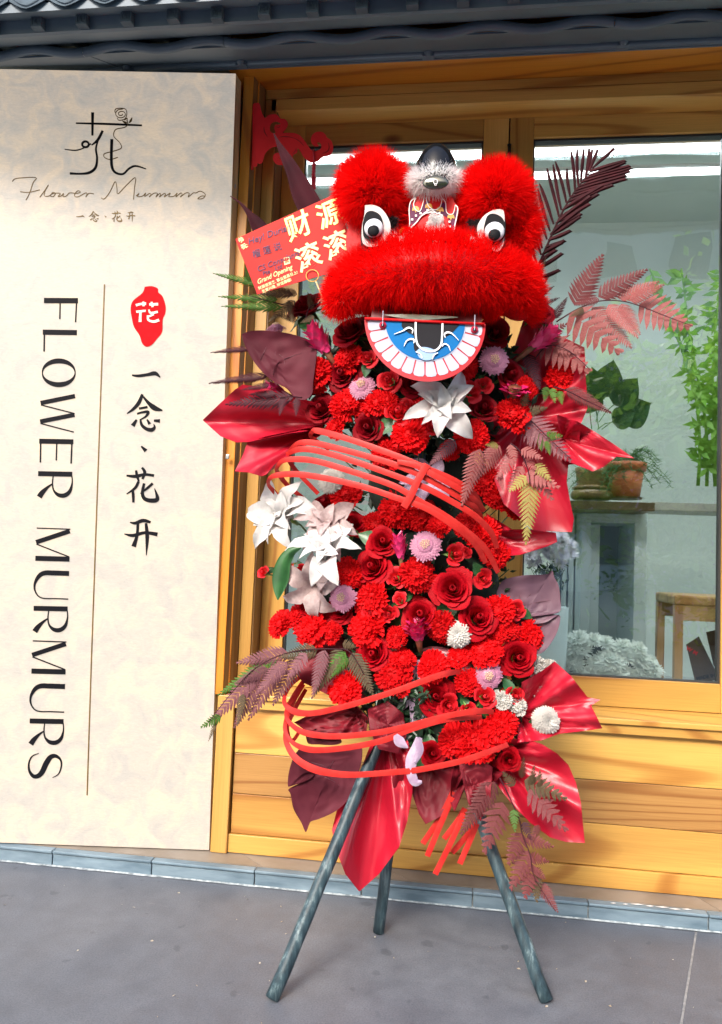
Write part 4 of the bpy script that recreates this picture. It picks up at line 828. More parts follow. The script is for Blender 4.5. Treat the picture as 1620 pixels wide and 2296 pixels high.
P = np.array([tuple(L4(800+rs.uniform(-1, 1)*(40+60*t_), 560+170*t_, LY-0.046)) for t_ in rs.uniform(0, 1, 3500)]); Nn = np.tile([0, -1, -0.5], (3500, 1))/1.118
fur('nose_fur', P, Nn, 0.018, 0.0007, fur_white, lion, 0.8, 0.4, seed=70)
# horn and its collar
hc = L4(797, 330, LY-0.02)
MB().lathe([(S(52), -0.02), (S(50), 0.02), (S(44), S(48)), (S(34), S(68)), (S(22), S(82)), (S(8), S(88)), (0, S(88.5))], c=hc, n=32).build('horn', simple('black_glossy_horn', (0.006, 0.006, 0.007), rough=0.16, spec=0.35), lion, True)
P, Nn = ell_pts(L4(788, 345, LY-0.022), (S(56), 0.05, S(24)), 7500, 77, lambda P, v: v[:, 1] < 0.4); Nn[:, 2] -= 0.2
fur('collar_fur', P, Nn, 0.022, 0.0007, fur_white, lion, 0.5, 0.35, seed=71)
ms = L4(798, 325, LY-0.090); MB().ell(ms, S(29), 0.006, S(16), 28, 10).build('mirror', simple('dark_mirror', (0.12, 0.12, 0.10), rough=0.12, metal=0.8), lion, True)
b = Brush(lambda x, y, h: L4(x, y, LY-0.097-h))
for s_ in (([(783, 322), (786, 308), (797, 304), (808, 308), (811, 322), (806, 332), (790, 332), (783, 322)], 4), ([(792, 336), (792, 343), (804, 343), (804, 336)], 3), ([(791, 320), (794, 320)], 5), ([(800, 320), (804, 320)], 5)): b.stroke(*s_)
b.done('emblem', wht, lion)
# pompoms
for (x, y, r_, m_) in ((590, 690, 42, fur_red), (565, 680, 22, amber), (600, 712, 36, fur_white), (985, 712, 40, fur_red), (1025, 730, 24, amber), (1060, 745, 26, fur_white), (560, 735, 24, fur_white)):
    P, Nn = ell_pts(L4(x, y, LY-0.085), (S(r_/3.21*.7),)*3, 900, int(x)); fur('pompom', P, Nn, S(r_/3.21*.45), 0.0007, m_, lion, 0.1, 0.3, seed=int(x))
# mouth: dark inside, silver slot, jaw plate
MB().hexa([L4(360, 1080, LY-0.02), L4(1130, 1080, LY-0.02), L4(1130, 1330, LY-0.05), L4(330, 1330, LY-0.05)]+[L4(360, 1080, LY+0.08), L4(1130, 1080, LY+0.08), L4(1130, 1330, LY+0.08), L4(330, 1330, LY+0.08)]).build('mouth', simple('dark_red_mouth', (0.12, 0.002, 0.004), rough=0.4), lion)
plate([sm_([(425, 1276), (560, 1272), (700, 1276), (960, 1292), (850, 1305), (700, 1314), (560, 1300), (450, 1282)])], LY-0.056, 0.004, 'teeth_strip', simple('silver_foil', (0.7, 0.7, 0.68), rough=0.2, metal=0.7), lion, L4)
rim = simple('pink_red_rim', (0.42, 0.012, 0.02), (0.50, 0.04, 0.05), rough=0.55, scale=3, spec=0.15); jw = simple('jaw_white', (0.38, 0.40, 0.50), (0.46, 0.46, 0.55), rough=0.6, scale=4, spec=0.1)
cyan = simple('cyan_print', (0.002, 0.12, 0.34), (0.003, 0.15, 0.42), rough=0.6, scale=5, spec=0.1); ltb = simple('pale_blue_print', (0.12, 0.25, 0.5), rough=0.25, coat=0.12)
cx0, cy0 = 722, 1325
tl = 0.05   # the plate leans: farther at its lower edge
def JP(x, y, Y):
    sl_ = (y-cy0)/435; yy = y+ (x-cx0)*0.045
    return L4(x, yy, Y-0.02*sl_)
def jaw(o, lay, name, m_): return plate([o], LY-0.060-lay*0.0012, 0.0010 if lay else 0.006, name, m_, lion, JP)
half = lambda rx, ry, n=36, top=0: [(cx0+rx*math.cos(math.pi*i/n), cy0+top+ry*math.sin(math.pi*i/n)) for i in range(n+1)]
jaw(half(436, 432), 0, 'jaw_plate', rim)
for i in range(14):
    a0 = math.pi*(i+0.10)/14; a1 = math.pi*(i+0.90)/14; am = (a0+a1)/2; o = []
    for a, r_ in ((a0, 272), (a0-.012, 385), (a0+0.015, 400), (am, 403), (a1-0.015, 400), (a1+.012, 385), (a1, 272)): o.append((cx0+r_*1.03*math.cos(a), cy0+r_*math.sin(a)*0.98+4))
    jaw(o, 1, 'tooth', jw)
jaw(half(296, 288), 1.6, 'white_ring', jw); jaw(half(288, 278), 2.6, 'blue_ring', cyan)
jaw(sm_([(560, 1327), (935, 1327), (945, 1365), (900, 1410), (858, 1440), (850, 1500), (800, 1540), (722, 1560), (650, 1540), (640, 1480), (640, 1430), (600, 1410), (555, 1370)]), 3.6, 'jaw_pattern', simple('matt_black_print', (0.01, 0.01, 0.014), rough=0.6, spec=0.12))
jaw(sm_([(660, 1540), (700, 1510), (760, 1515), (800, 1540), (780, 1590), (722, 1604), (680, 1585)]), 4.4, 'tongue_tip', ltb)
b = Brush(lambda x, y, h: JP(x, y, LY-0.066-h))
for s_ in (([(655, 1328), (655, 1420), (668, 1490), (720, 1532), (790, 1532), (835, 1490), (845, 1420), (848, 1328)], 13), ([(500, 1425), (560, 1400), (600, 1375), (632, 1385), (630, 1415)], [3, 8, 13, 10, 4]), ([(570, 1510), (590, 1470), (620, 1455), (645, 1462), (640, 1485)], [3, 8, 12, 10, 4]), ([(965, 1450), (920, 1405), (885, 1395), (862, 1410), (868, 1435)], [3, 8, 13, 10, 4]), ([(905, 1530), (890, 1490), (860, 1480), (845, 1500)], [3, 8, 10, 4]), ([(655, 1545), (690, 1560), (700, 1590)], 6), ([(815, 1545), (785, 1565), (775, 1595)], 6)): b.stroke(*s_)
b.done('jaw_lines', simple('white_line_print', (0.75, 0.8, 0.86), rough=0.25), lion)
for (x, y) in ((418, 1352), (1078, 1384)):
    c_ = L4(x, y, LY-0.0665); MB().tube([c_+Vector((0, 0.003, 0)), c_-Vector((0, 0.002, 0))], S(8), 16).build('eyelet', simple('crimson_eyelet', (0.45, 0.01, 0.04), rough=0.3), lion, True)
    MB().tube([c_+Vector((0, -.0025, 0)), c_-Vector((0, 0.0035, 0))], S(4), 12).build('eyelet_hole', black, lion); MB().tube([c_+Vector((0, -.005, -0.003)), c_+Vector((0.0, -.006, 0.035))], 0.0013, 6).build('string', jw, lion)
o = MB(); o.tube([JP(288, 1322, LY-0.067), JP(722, 1324, LY-0.067), JP(1150, 1324, LY-0.067)], 0.0035, 8); o.build('jaw_hinge_bar', skin_red, lion, True)
# side shell with flower print at the left, chin below the jaw
plate([sm_([(190, 560), (250, 540), (270, 700), (262, 830), (200, 870), (150, 760)])], LY-0.01, 0.05, 'side_shell', skin_red, lion, L4)
plate([sm_([(1290, 560), (1330, 600), (1340, 800), (1300, 870), (1270, 800)])], LY-0.01, 0.05, 'side_shell', skin_red, lion, L4)

# ================================================================ tripod stand
bark = None
def pole_mat():
    m_, t, b = new('black_stained_pole'); v = coords(t, (1, 1, 0.12), 3.0)
    a = noise(t, v, 45, 6, 0.7, 0.0); base = ramp(t, a, [(0.38, (0.012, 0.024, 0.032)), (0.55, (0.04, 0.075, 0.09)), (0.68, (0.20, 0.27, 0.28))])
    t.links.new(base, b.inputs['Base Color']); b.inputs['Roughness'].default_value = 0.45; bump(t, b, a, 0.3, 0.003); return m_
bark = pole_mat()
fl, frr, fb = WZ(610, 2243, 0.0), WZ(1226, 2247, 0.0), WZ(849, 2092, 0.0)
ap = W(934, 1470, 2.06)
tr = root('tripod_stand', 'black stained wooden tripod carrying the tall opening flower arrangement', 'flower stand'); base(tr, (fl+frr+fb)/3)
def leg(a, b_, r0, r1, sd_):
    rg = random.Random(sd_); pts = []; d = (b_-a)
    for i in range(13):
        t = i/12; pts.append(a+d*t+Vector((rg.uniform(-1, 1), rg.uniform(-1, 1), 0))*0.0012*(0 < i < 12))
    pts[0] = a+Vector((0, 0, 0.004))
    return MB().tube(pts, [r0+(r1-r0)*i/12 for i in range(13)], 16).build('leg', bark, tr, True)
leg(fl, W(900, 1540, 2.08), 0.0170, 0.0165, 1); leg(frr, W(1000, 1620, 2.09), 0.0170, 0.0160, 2); leg(fb, W(925, 1480, 2.09), 0.016, 0.0155, 3)
MB().tube([W(935, 1660, 2.07), W(940, 1100, 2.02), W(955, 640, 1.99)], 0.016, 12).build('centre_pole', bark, tr, True)
MB().tube([W(860, 1700, 2.07), W(1030, 1710, 2.07)], 0.010, 8).build('cross_bar', bark, tr, True)
foam = simple('dark_green_foam', (0.006, 0.012, 0.008), (0.012, 0.025, 0.014), rough=0.95, scale=60)
def foamb(cx, cy, rx, rz, Y, label):
    o = MB().ell(W(cx, cy, Y), rx*Y/FPX, 0.055, rz*Y/FPX, 20, 12).build('floral_foam', foam, None, True); tag(o, label, 'foam')
foamb(950, 860, 215, 120, 2.04, 'dark floral foam buried behind the upper blooms under the lion head')
foamb(955, 1090, 130, 110, 2.06, 'dark floral foam behind the upper red ribbon bands')
foamb(920, 1330, 200, 170, 2.05, 'dark floral foam behind the middle cluster of roses')
foamb(1030, 1590, 130, 90, 2.05, 'dark floral foam behind the lowest carnations')

# ================================================================ wrapping paper
def paper_mat(name, c1, c2, rough=0.36, trans=0.0):
    m_ = simple(name, c1, c2, rough=rough, scale=3, trans=trans, spec=0.45); t = m_.node_tree; b = [n for n in t.nodes if n.type == 'BSDF_PRINCIPLED'][0]
    v = coords(t, (1, 1, 1), 3.0); vo = t.nodes.new('ShaderNodeTexVoronoi'); vo.inputs['Scale'].default_value = 11; vo.inputs['Randomness'].default_value = 1; t.links.new(v, vo.inputs['Vector']); bump(t, b, vo.outputs['Distance'], 0.30, 0.010); return m_
paper = paper_mat('crimson_satin_paper', (0.40, 0.006, 0.022), (0.48, 0.01, 0.03)); tissue = paper_mat('burgundy_tissue', (0.22, 0.008, 0.02), (0.32, 0.015, 0.03), 0.55, 0.25)
def sheet(name, label, cen, outp, Yc, Yo, mat, folds=6, amp=0.022, par=None, cat='wrapping paper', grp=None, m_=14, sub=5, ph=0.0, solid=0.0006, curl=0.0, sm=False, crumple=0.004):
    o = []
    q = outp if not sm else smooth_path(outp+[outp[0]], 5)[:-1]
    n0 = len(q)
    for i in range(n0):
        a, b_ = q[i], q[(i+1) % n0]; k = max(2, int(math.hypot(b_[0]-a[0], b_[1]-a[1])/9)) if not sm else 1
        for j in range(k): o.append((a[0]+(b_[0]-a[0])*j/k, a[1]+(b_[1]-a[1])*j/k))
    rg = random.Random(int(cen[0]+cen[1])); n = len(o); P = []
    cr = [rg.uniform(0, 6.28) for _ in range(6)]
    for i in range(n):
        x, y = o[i]; dx, dy = x-cen[0], y-cen[1]; a = math.atan2(dy, dx); row = []
        for j in range(m_+1):
            t = j/m_; fz = math.sin(a*folds+ph+0.5*math.sin(a*3+cr[0])); tri = 2/math.pi*math.asin(max(-1, min(1, fz)))*1.15+0.22*math.sin(a*folds*2.3+cr[3]+t*4)
            Y = Yc+(Yo-Yc)*t-amp*tri*t*(1-0.35*t)-curl*t**3+crumple*math.sin(x*.05*t+cr[1])*math.sin(y*.06*t+cr[2]+a*2)
            row.append(W(cen[0]+dx*t, cen[1]+dy*t, Y))
        P.append(row)
    ob = MB().grid(P, False); n1 = len(P); M1 = m_+1
    for j in range(m_): ob.f.append(((n1-1)*M1+j, (n1-1)*M1+j+1, j+1, j))
    oo = ob.build(name, mat, par, True, solid=solid)
    if label: tag(oo, label, cat, grp)
    return oo
G1 = 'crimson wrapping paper sheets'
sheet('wrapping_paper', 'pointed crimson paper cone sticking out left over the sign board edge', (727, 950), [(720, 905), (640, 885), (590, 868), (545, 862), (528, 873), (490, 908), (455, 942), (495, 978), (530, 992), (560, 991), (590, 984), (650, 972), (725, 962)], 2.05, 1.97, paper, 9, 0.03, grp=G1, ph=1.0)
sheet('wrapping_paper', 'rolled crimson paper lobe just below the pointed left cone', (727, 962), [(700, 958), (600, 978), (556, 990), (545, 1020), (527, 1057), (556, 1059), (587, 1068), (599, 1063), (612, 1046), (621, 1038), (650, 1022), (700, 990), (725, 972)], 2.05, 1.955, paper, 7, 0.035, grp=G1, ph=2.5)
sheet('wrapping_paper', 'broad crimson paper sheet hanging behind the right ferns beside the lion', (1180, 940), [(1180, 700), (1230, 740), (1311, 779), (1316, 884), (1318, 915), (1303, 950), (1296, 1040), (1275, 1042), (1271, 1080), (1279, 1125), (1287, 1163), (1283, 1193), (1200, 1190), (1130, 1130), (1080, 1000)], 2.06, 2.01, paper, 8, 0.03, grp=G1, ph=0.4)
sheet('wrapping_paper', 'crimson paper cone pointing right in front of the window plants', (1262, 985), [(1250, 930), (1296, 945), (1337, 970), (1380, 998), (1423, 1028), (1383, 1024), (1352, 1048), (1330, 1057), (1294, 1043), (1260, 1030)], 2.04, 1.98, paper, 6, 0.025, grp=G1, ph=0.0)
sheet('wrapping_paper', 'small dark crimson paper roll left of the lilac chrysanthemum bunch', (1110, 1195), [(1090, 1150), (1149, 1187), (1200, 1187), (1247, 1195), (1250, 1215), (1225, 1226), (1167, 1244), (1110, 1250)], 2.05, 2.0, paper, 5, 0.02, grp=G1, ph=2)
sheet('wrapping_paper', 'bright crimson paper fan right of the white stock blooms', (1165, 1605), [(1170, 1530), (1215, 1505), (1244, 1483), (1281, 1516), (1318, 1563), (1347, 1569), (1326, 1582), (1335, 1600), (1351, 1633), (1300, 1640), (1255, 1645), (1215, 1660), (1160, 1665)], 2.05, 1.985, paper, 9, 0.028, grp=G1, ph=0.8)
sheet('wrapping_paper', 'large crimson paper lobe at the lower right behind the hanging fern', (1110, 1690), [(1130, 1655), (1190, 1660), (1215, 1668), (1250, 1690), (1275, 1715), (1292, 1755), (1303, 1800), (1312, 1890), (1270, 1888), (1235, 1878), (1190, 1845), (1150, 1805), (1115, 1760), (1085, 1730)], 2.06, 1.98, paper, 10, 0.028, grp=G1, ph=2.2)
sheet('wrapping_paper', 'long crimson paper tail hanging to a point between the front legs', (868, 1640), [(835, 1660), (812, 1720), (785, 1770), (758, 1810), (745, 1860), (752, 1900), (775, 1960), (806, 1999), (850, 1960), (895, 1900), (914, 1840), (925, 1780), (928, 1720), (915, 1660), (890, 1630)], 2.055, 1.975, paper, 14, 0.03, grp=G1, ph=0.3)
G2 = 'burgundy tissue sheets'
sheet('tissue_paper', 'burgundy tissue crumpled behind the lower left ribbon loops', (800, 1480), [(740, 1420), (845, 1450), (850, 1500), (845, 1565), (800, 1572), (740, 1560), (680, 1530), (655, 1500)], 2.05, 2.03, tissue, 7, 0.02, cat='tissue paper', grp=G2, crumple=0.01)
sheet('tissue_paper', 'folded burgundy tissue between the two lowest ribbon loops', (800, 1600), [(660, 1620), (700, 1600), (740, 1585), (800, 1580), (826, 1610), (822, 1640), (790, 1655), (740, 1650), (700, 1648)], 2.04, 2.0, tissue, 6, 0.025, cat='tissue paper', grp=G2, crumple=0.01)
sheet('tissue_paper', 'burgundy tissue flap hanging under the lilac drooping lily', (960, 1710), [(880, 1755), (880, 1745), (915, 1700), (970, 1690), (1040, 1690), (1050, 1720), (1012, 1790), (990, 1830), (955, 1848), (940, 1825), (925, 1780), (888, 1790)], 2.05, 2.0, tissue, 5, 0.02, cat='tissue paper', grp=G2)
sheet('tissue_paper', 'twisted burgundy tissue bow below the lowest carnations', (1060, 1730), [(1020, 1690), (1070, 1700), (1110, 1790-70), (1137, 1725), (1100, 1765), (1058, 1780), (1040, 1770), (1020, 1820), (1010, 1800), (1012, 1750)], 2.04, 1.98, tissue, 7, 0.03, cat='tissue paper', grp=G2)

sheet('tissue_paper', 'narrow burgundy tissue flap over the top of the right front leg', (1065, 1760), [(1030, 1715), (1075, 1700), (1105, 1720), (1100, 1790), (1078, 1842), (1050, 1800)], 1.96, 1.95, tissue, 4, 0.012, cat='tissue paper', grp=G2)
sheet('tissue_paper', 'dark burgundy tissue puff between the left front leg and the lilac bloom', (870, 1625), [(825, 1590), (870, 1572), (905, 1600), (912, 1650), (895, 1690), (850, 1680), (830, 1640)], 1.955, 1.965, tissue, 5, 0.015, cat='tissue paper', grp=G2)

# ================================================================ leaves with an outline of their own
maroon = simple('maroon_leaf', (0.075, 0.012, 0.020), (0.125, 0.026, 0.038), rough=0.6, scale=10, hue=0.1, spec=0.1); mauve = simple('mauve_leaf_underside', (0.15, 0.075, 0.11), (0.22, 0.12, 0.155), rough=0.5, scale=14, trans=0.2)
pinkleaf = simple('mauve_pink_cordyline', (0.26, 0.07, 0.09), (0.36, 0.12, 0.13), rough=0.4, scale=8)
green = simple('glossy_green_leaf', (0.015, 0.07, 0.02), (0.035, 0.13, 0.035), rough=0.35, scale=14, hue=0.25); lgreen = simple('fresh_green', (0.10, 0.22, 0.03), (0.16, 0.32, 0.06), rough=0.45, scale=20, hue=0.2)
stemm = simple('stem_green', (0.06, 0.12, 0.03), (0.10, 0.18, 0.05), rough=0.5)
def leafshape(name, label, cen, outp, Yc, Yo, mat, veins, cat='leaf', par=None, cup=0.02, vmat=None):
    o = sheet(name, label, cen, outp, Yc, Yo, mat, 3, 0.006, par, cat, crumple=0.002, sm=True, curl=cup, solid=0.0008)
    for v_ in veins:
        mb = MB(); q = smooth_path([(x, y, Yc+(Yo-Yc)*min(1, math.hypot(x-cen[0], y-cen[1])/90)) for x, y in v_], 4)
        mb.tube([W(x, y, Y-0.0018) for x, y, Y in q], [0.0010*(1-.7*i/len(q)) for i in range(len(q))], 5); mb.build('vein', vmat or mat, o, True)
    return o
z = lambda f, l: [f(*p_) for p_ in l]
leafshape('philodendron_leaf', 'big maroon philodendron leaf left of the upper roses', Z3(720, 1280), z(Z3, [(390, 1012), (450, 985), (560, 975), (700, 985), (850, 1010), (1000, 1060), (1080, 1130), (1070, 1300), (1050, 1450), (1040, 1560), (990, 1612), (930, 1618), (870, 1590), (800, 1510), (700, 1460), (610, 1390), (520, 1290), (450, 1180), (405, 1080)]), 1.955, 1.975, maroon, [z(Z3, [(395, 1015), (620, 1120), (850, 1300), (1000, 1560)]), z(Z3, [(620, 1120), (560, 1250)]), z(Z3, [(700, 1175), (680, 1400)]), z(Z3, [(620, 1120), (760, 1060)]), z(Z3, [(780, 1240), (960, 1180)]), z(Z3, [(780, 1240), (800, 1470)])], vmat=simple('pale_maroon_vein', (0.11, 0.028, 0.04), rough=0.4))
vm = bpy.data.materials['pale_maroon_vein']
leafshape('monstera_leaf', 'mauve monstera leaf with one slit right of the middle carnations', ZD(1180, 560), z(ZD, [(900, 380), (960, 280), (1130, 237), (1290, 230), (1370, 222), (1412, 190), (1430, 250), (1470, 330), (1486, 450), (1480, 570), (1350, 600), (1200, 620), (1160, 640), (1210, 680), (1350, 670), (1478, 605), (1470, 720), (1420, 830), (1340, 935), (1260, 960), (1130, 900), (980, 850), (930, 700), (890, 520)]), 2.04, 2.05, mauve, [z(ZD, [(940, 760), (1110, 520), (1270, 350), (1400, 230)]), z(ZD, [(1110, 520), (1300, 480), (1470, 460)]), z(ZD, [(1110, 520), (1115, 380), (1130, 260)]), z(ZD, [(1000, 680), (1200, 760), (1380, 850)])], vmat=vm)
leafshape('monstera_leaf', 'dark maroon monstera leaf hanging below the lowest ribbon loop', Z5(1030, 1220), z(Z5, [(800, 1010), (900, 990), (1050, 1010), (1180, 1000), (1300, 985), (1316, 1050), (1300, 1150), (1262, 1270), (1240, 1360), (1170, 1450), (1080, 1520), (970, 1570), (890, 1600), (860, 1678), (822, 1600), (760, 1490), (735, 1370), (720, 1330), (800, 1290), (880, 1255), (925, 1215), (905, 1193), (840, 1205), (770, 1260), (718, 1310), (716, 1230), (735, 1140), (765, 1060)]), 1.98, 2.0, maroon, [z(Z5, [(1130, 1010), (1060, 1140), (960, 1320), (858, 1660)]), z(Z5, [(1090, 1080), (1250, 1110)]), z(Z5, [(1010, 1230), (1130, 1300), (1170, 1430)]), z(Z5, [(940, 1350), (980, 1450), (960, 1560)]), z(Z5, [(1050, 1150), (900, 1110), (790, 1060)])], vmat=vm)
leafshape('philodendron_leaf', 'small dark maroon leaf tucked between tissue and second lowest ribbon', Z5(980, 900), z(Z5, [(860, 900), (920, 850), (1000, 832), (1080, 870), (1150, 940), (1100, 970), (960, 968), (880, 960)]), 2.03, 2.04, maroon, [z(Z5, [(870, 905), (1000, 900), (1140, 945)])], vmat=vm)
leafshape('cordyline_leaf', 'curved mauve pink cordyline leaf arching over the lower carnations', ZD(540, 1030), z(ZD, [(190, 925), (290, 892), (420, 905), (540, 955), (640, 1040), (705, 1150), (722, 1230), (708, 1312), (640, 1250), (560, 1170), (500, 1090), (440, 1050), (380, 990), (280, 960)]), 1.95, 1.985, pinkleaf, [z(ZD, [(200, 925), (420, 960), (600, 1100), (705, 1300)])], vmat=vm, cup=0.0)
def blade(name, label, path, mat, Y, cat='leaf', fold=0.012, dY=0.0):
    q = smooth_path(path, 6); P = []; n = len(q)
    for i in range(n):
        a = q[max(i-1, 0)]; b_ = q[min(i+1, n-1)]; l = math.hypot(b_[0]-a[0], b_[1]-a[1]); nx, ny = -(b_[1]-a[1])/l, (b_[0]-a[0])/l; x, y, w_ = q[i]; Yy = Y+dY*i/n
        P.append([W(x+nx*w_*u/2, y+ny*w_*u/2, Yy+fold*abs(u)*(w_/60)+(0.003*math.cos(u*9))*w_/60) for u in (-1, -.66, -.33, 0, .33, .66, 1)])
    return tag(MB().grid(P).build(name, mat, None, True, solid=0.0009), label, cat)
spear_m = simple('dark_spear_leaf', (0.020, 0.002, 0.005), (0.045, 0.005, 0.010), rough=0.7, scale=10, spec=0.1)
blade('cordyline_spear', 'tall dark maroon spear leaf crossing the red cloud bracket', [(*ZO(700, 820), 2), (*ZO(760, 950), 10), (*ZO(860, 1140), 24), (*ZO(960, 1330), 34), (*ZO(1110, 1660), 54), (725, 520, 50), (760, 640, 30)], spear_m, 1.98)
blade('cordyline_spear', 'short thin maroon spear leaf poking out left of the greeting card', [(*ZK(5, 70), 2), (*ZK(120, 150), 5), (*ZK(230, 280), 14), (*ZK(350, 440), 34), (640, 590, 30)], spear_m, 1.985)
blade('lily_leaf', 'long green lily leaf hanging left below the white lilies', [(*ZA(820, 1195), 4), (*ZA(740, 1230), 22), (*ZA(680, 1320), 32), (*ZA(655, 1440), 38), (*ZA(640, 1540), 24), (*ZA(632, 1620), 2)], green, 1.96)
blade('lily_leaf', 'pale curled strap leaf beside the centre ginger flower', [(*ZC(1340, 980), 8), (*ZC(1350, 900), 22), (*ZC(1390, 860), 20), (*ZC(1450, 856), 4)], simple('pale_curl', (0.35, 0.4, 0.3), (0.6, 0.6, 0.5), rough=0.5), 1.96)

# ================================================================ ribbons
rib = simple('coral_ribbon', (0.58, 0.022, 0.018), (0.64, 0.035, 0.028), rough=0.42, scale=40, trans=0.15, spec=0.3)
def strap(path, w_, par, name='strap', mat=None, k=7):
    q = smooth_path(path, k); P = []; n = len(q)
    for i in range(n):
        a = q[max(i-1, 0)]; b_ = q[min(i+1, n-1)]; l = math.hypot(b_[0]-a[0], b_[1]-a[1]) or 1; nx, ny = -(b_[1]-a[1])/l, (b_[0]-a[0])/l; x, y, Y = q[i][:3]; ww = q[i][3] if len(q[i]) > 3 else w_
        P.append([W(x+nx*ww/2*u, y+ny*ww/2*u, Y+0.0015*abs(u)) for u in (-1, 0, 1)])
    return MB().grid(P).build(name, mat or rib, par, True, solid=0.0007)
rb = root('ribbon_loops', 'coral red ribbon bands sweeping in an arc across the upper middle', 'ribbon'); base(rb, W(900, 1030, 1.9))
cz = lambda pts: [(*(ZA(x, y) if f == 'a' else ZB(x, y)), Y, ww) for f, x, y, Y, ww in pts]
SW = 13.5
strap(cz([('a', 1050, 400, 2.0, 9), ('a', 905, 300, 1.96, 9), ('a', 910, 262, 1.93, 9), ('a', 960, 250, 1.92, SW), ('a', 1200, 315, 1.89, SW), ('a', 1560, 440, 1.865, SW), ('b', 400, 545, 1.86, SW), ('b', 640, 650, 1.87, SW), ('b', 800, 760, 1.90, SW), ('b', 880, 900, 1.95, 9)]), SW, rb)
strap(cz([('a', 960, 760, 2.02, 9), ('a', 770, 560, 2.0, 10), ('a', 720, 450, 1.97, 10), ('a', 790, 355, 1.93, 11), ('a', 900, 345, 1.915, SW), ('a', 1050, 375, 1.90, SW), ('a', 1300, 440, 1.88, SW), ('a', 1600, 530, 1.867, SW), ('b', 430, 640, 1.865, SW), ('b', 640, 760, 1.875, SW), ('b', 800, 860, 1.90, SW), ('b', 870, 960, 1.95, 9)]), SW, rb)
strap(cz([('a', 700, 440, 1.96, 9), ('a', 800, 400, 1.92, SW), ('a', 920, 405, 1.91, SW), ('a', 1100, 450, 1.89, SW), ('a', 1350, 530, 1.873, SW), ('a', 1600, 620, 1.863, SW), ('b', 420, 715, 1.86, SW), ('b', 620, 820, 1.87, SW), ('b', 800, 930, 1.885, SW), ('b', 940, 1070, 1.92, SW), ('b', 990, 1200, 1.95, 10)]), SW, rb)
strap(cz([('a', 850, 805, 2.03, 9), ('a', 720, 700, 2.01, 10), ('a', 640, 600, 1.97, 10), ('a', 625, 550, 1.94, 9), ('a', 680, 490, 1.92, 11), ('a', 800, 480, 1.91, SW), ('a', 950, 497, 1.90, SW), ('a', 1200, 570, 1.88, SW), ('a', 1560, 690, 1.862, SW), ('b', 340, 805, 1.86, SW), ('b', 560, 930, 1.867, SW), ('b', 740, 1060, 1.885, SW), ('b', 900, 1210, 1.92, SW), ('b', 1000, 1400, 1.96, 10)]), SW, rb)
strap(cz([('a', 700, 840, 2.03, 10), ('a', 600, 740, 1.99, 10), ('a', 556, 680, 1.95, 8), ('a', 580, 625, 1.92, 10), ('a', 680, 602, 1.91, SW), ('a', 830, 605, 1.90, SW), ('a', 1050, 640, 1.885, SW), ('a', 1330, 705, 1.87, SW), ('a', 1600, 795, 1.86, SW), ('b', 420, 880, 1.86, SW), ('b', 640, 1020, 1.87, SW), ('b', 800, 1150, 1.90, SW), ('b', 900, 1320, 1.94, 11)]), SW, rb)
strap(cz([('a', 1600, 500, 1.858, 10), ('b', 330, 530, 1.856, SW), ('b', 500, 620, 1.856, SW), ('b', 650, 700, 1.866, SW), ('b', 800, 800, 1.89, SW), ('b', 890, 900, 1.94, 10)]), SW, rb)
strap(cz([('b', 235, 868, 1.853, 16), ('b', 300, 760, 1.852, 16), ('b', 350, 650, 1.852, 16), ('b', 425, 520, 1.853, 16)]), 16, rb, 'tie')
rb2 = root('ribbon_loops', 'coral red ribbon bands looping round the lower left of the stand', 'ribbon'); base(rb2, W(850, 1640, 1.9))
c5 = lambda pts: [(*{'5': Z5, 'd': ZD, '6': Z6}[f](x, y), Y, ww) for f, x, y, Y, ww in pts]
strap(c5([('5', 830, 410, 2.04, 9), ('5', 740, 480, 2.0, 10), ('5', 690, 570, 1.96, 9), ('5', 695, 650, 1.93, 10), ('5', 780, 705, 1.91, 15), ('5', 900, 715, 1.895, SW), ('5', 1050, 690, 1.88, SW), ('5', 1300, 625, 1.87, SW), ('5', 1600, 530, 1.87, SW), ('d', 250, 1200, 1.875, SW), ('d', 440, 1140, 1.90, SW), ('d', 560, 1130, 1.95, 10)]), SW, rb2)
strap(c5([('5', 850, 440, 2.06, 9), ('5', 770, 560, 2.02, 10), ('5', 705, 690, 1.97, 9), ('5', 720, 780, 1.94, 9), ('5', 830, 865, 1.91, SW), ('5', 1000, 898, 1.89, SW), ('5', 1200, 898, 1.88, SW), ('5', 1450, 870, 1.87, SW), ('d', 60, 1635, 1.87, SW), ('d', 400, 1545, 1.88, SW), ('d', 700, 1492, 1.90, SW), ('d', 870, 1500, 1.95, 11)]), SW, rb2)
strap(c5([('5', 840, 480, 2.07, 9), ('5', 740, 660, 2.02, 10), ('5', 690, 830, 1.97, 9), ('5', 740, 940, 1.94, 9), ('5', 850, 1000, 1.91, SW), ('5', 1000, 1012, 1.89, SW), ('5', 1250, 985, 1.88, SW), ('5', 1500, 930, 1.873, SW), ('d', 100, 1660, 1.872, SW), ('d', 420, 1570, 1.882, SW), ('d', 760, 1545, 1.94, 11)]), SW, rb2)
strap(c5([('5', 820, 840, 2.05, 8), ('5', 760, 930, 2.01, 8), ('5', 720, 900, 1.99, 8), ('5', 700, 740, 1.98, 8)]), 8, rb2)
strap(c5([('5', 860, 520, 2.08, 9), ('5', 760, 700, 2.03, 10), ('5', 700, 850, 1.99, 10), ('5', 705, 960, 1.95, 12), ('5', 780, 1080, 1.92, 15), ('5', 920, 1165, 1.90, 17), ('5', 1100, 1205, 1.885, 15), ('5', 1300, 1212, 1.88, SW), ('5', 1600, 1190, 1.872, SW), ('6', 300, 505, 1.87, SW), ('6', 600, 445, 1.875, SW), ('6', 800, 380, 1.89, SW), ('6', 960, 320, 1.94, 11)]), SW, rb2)
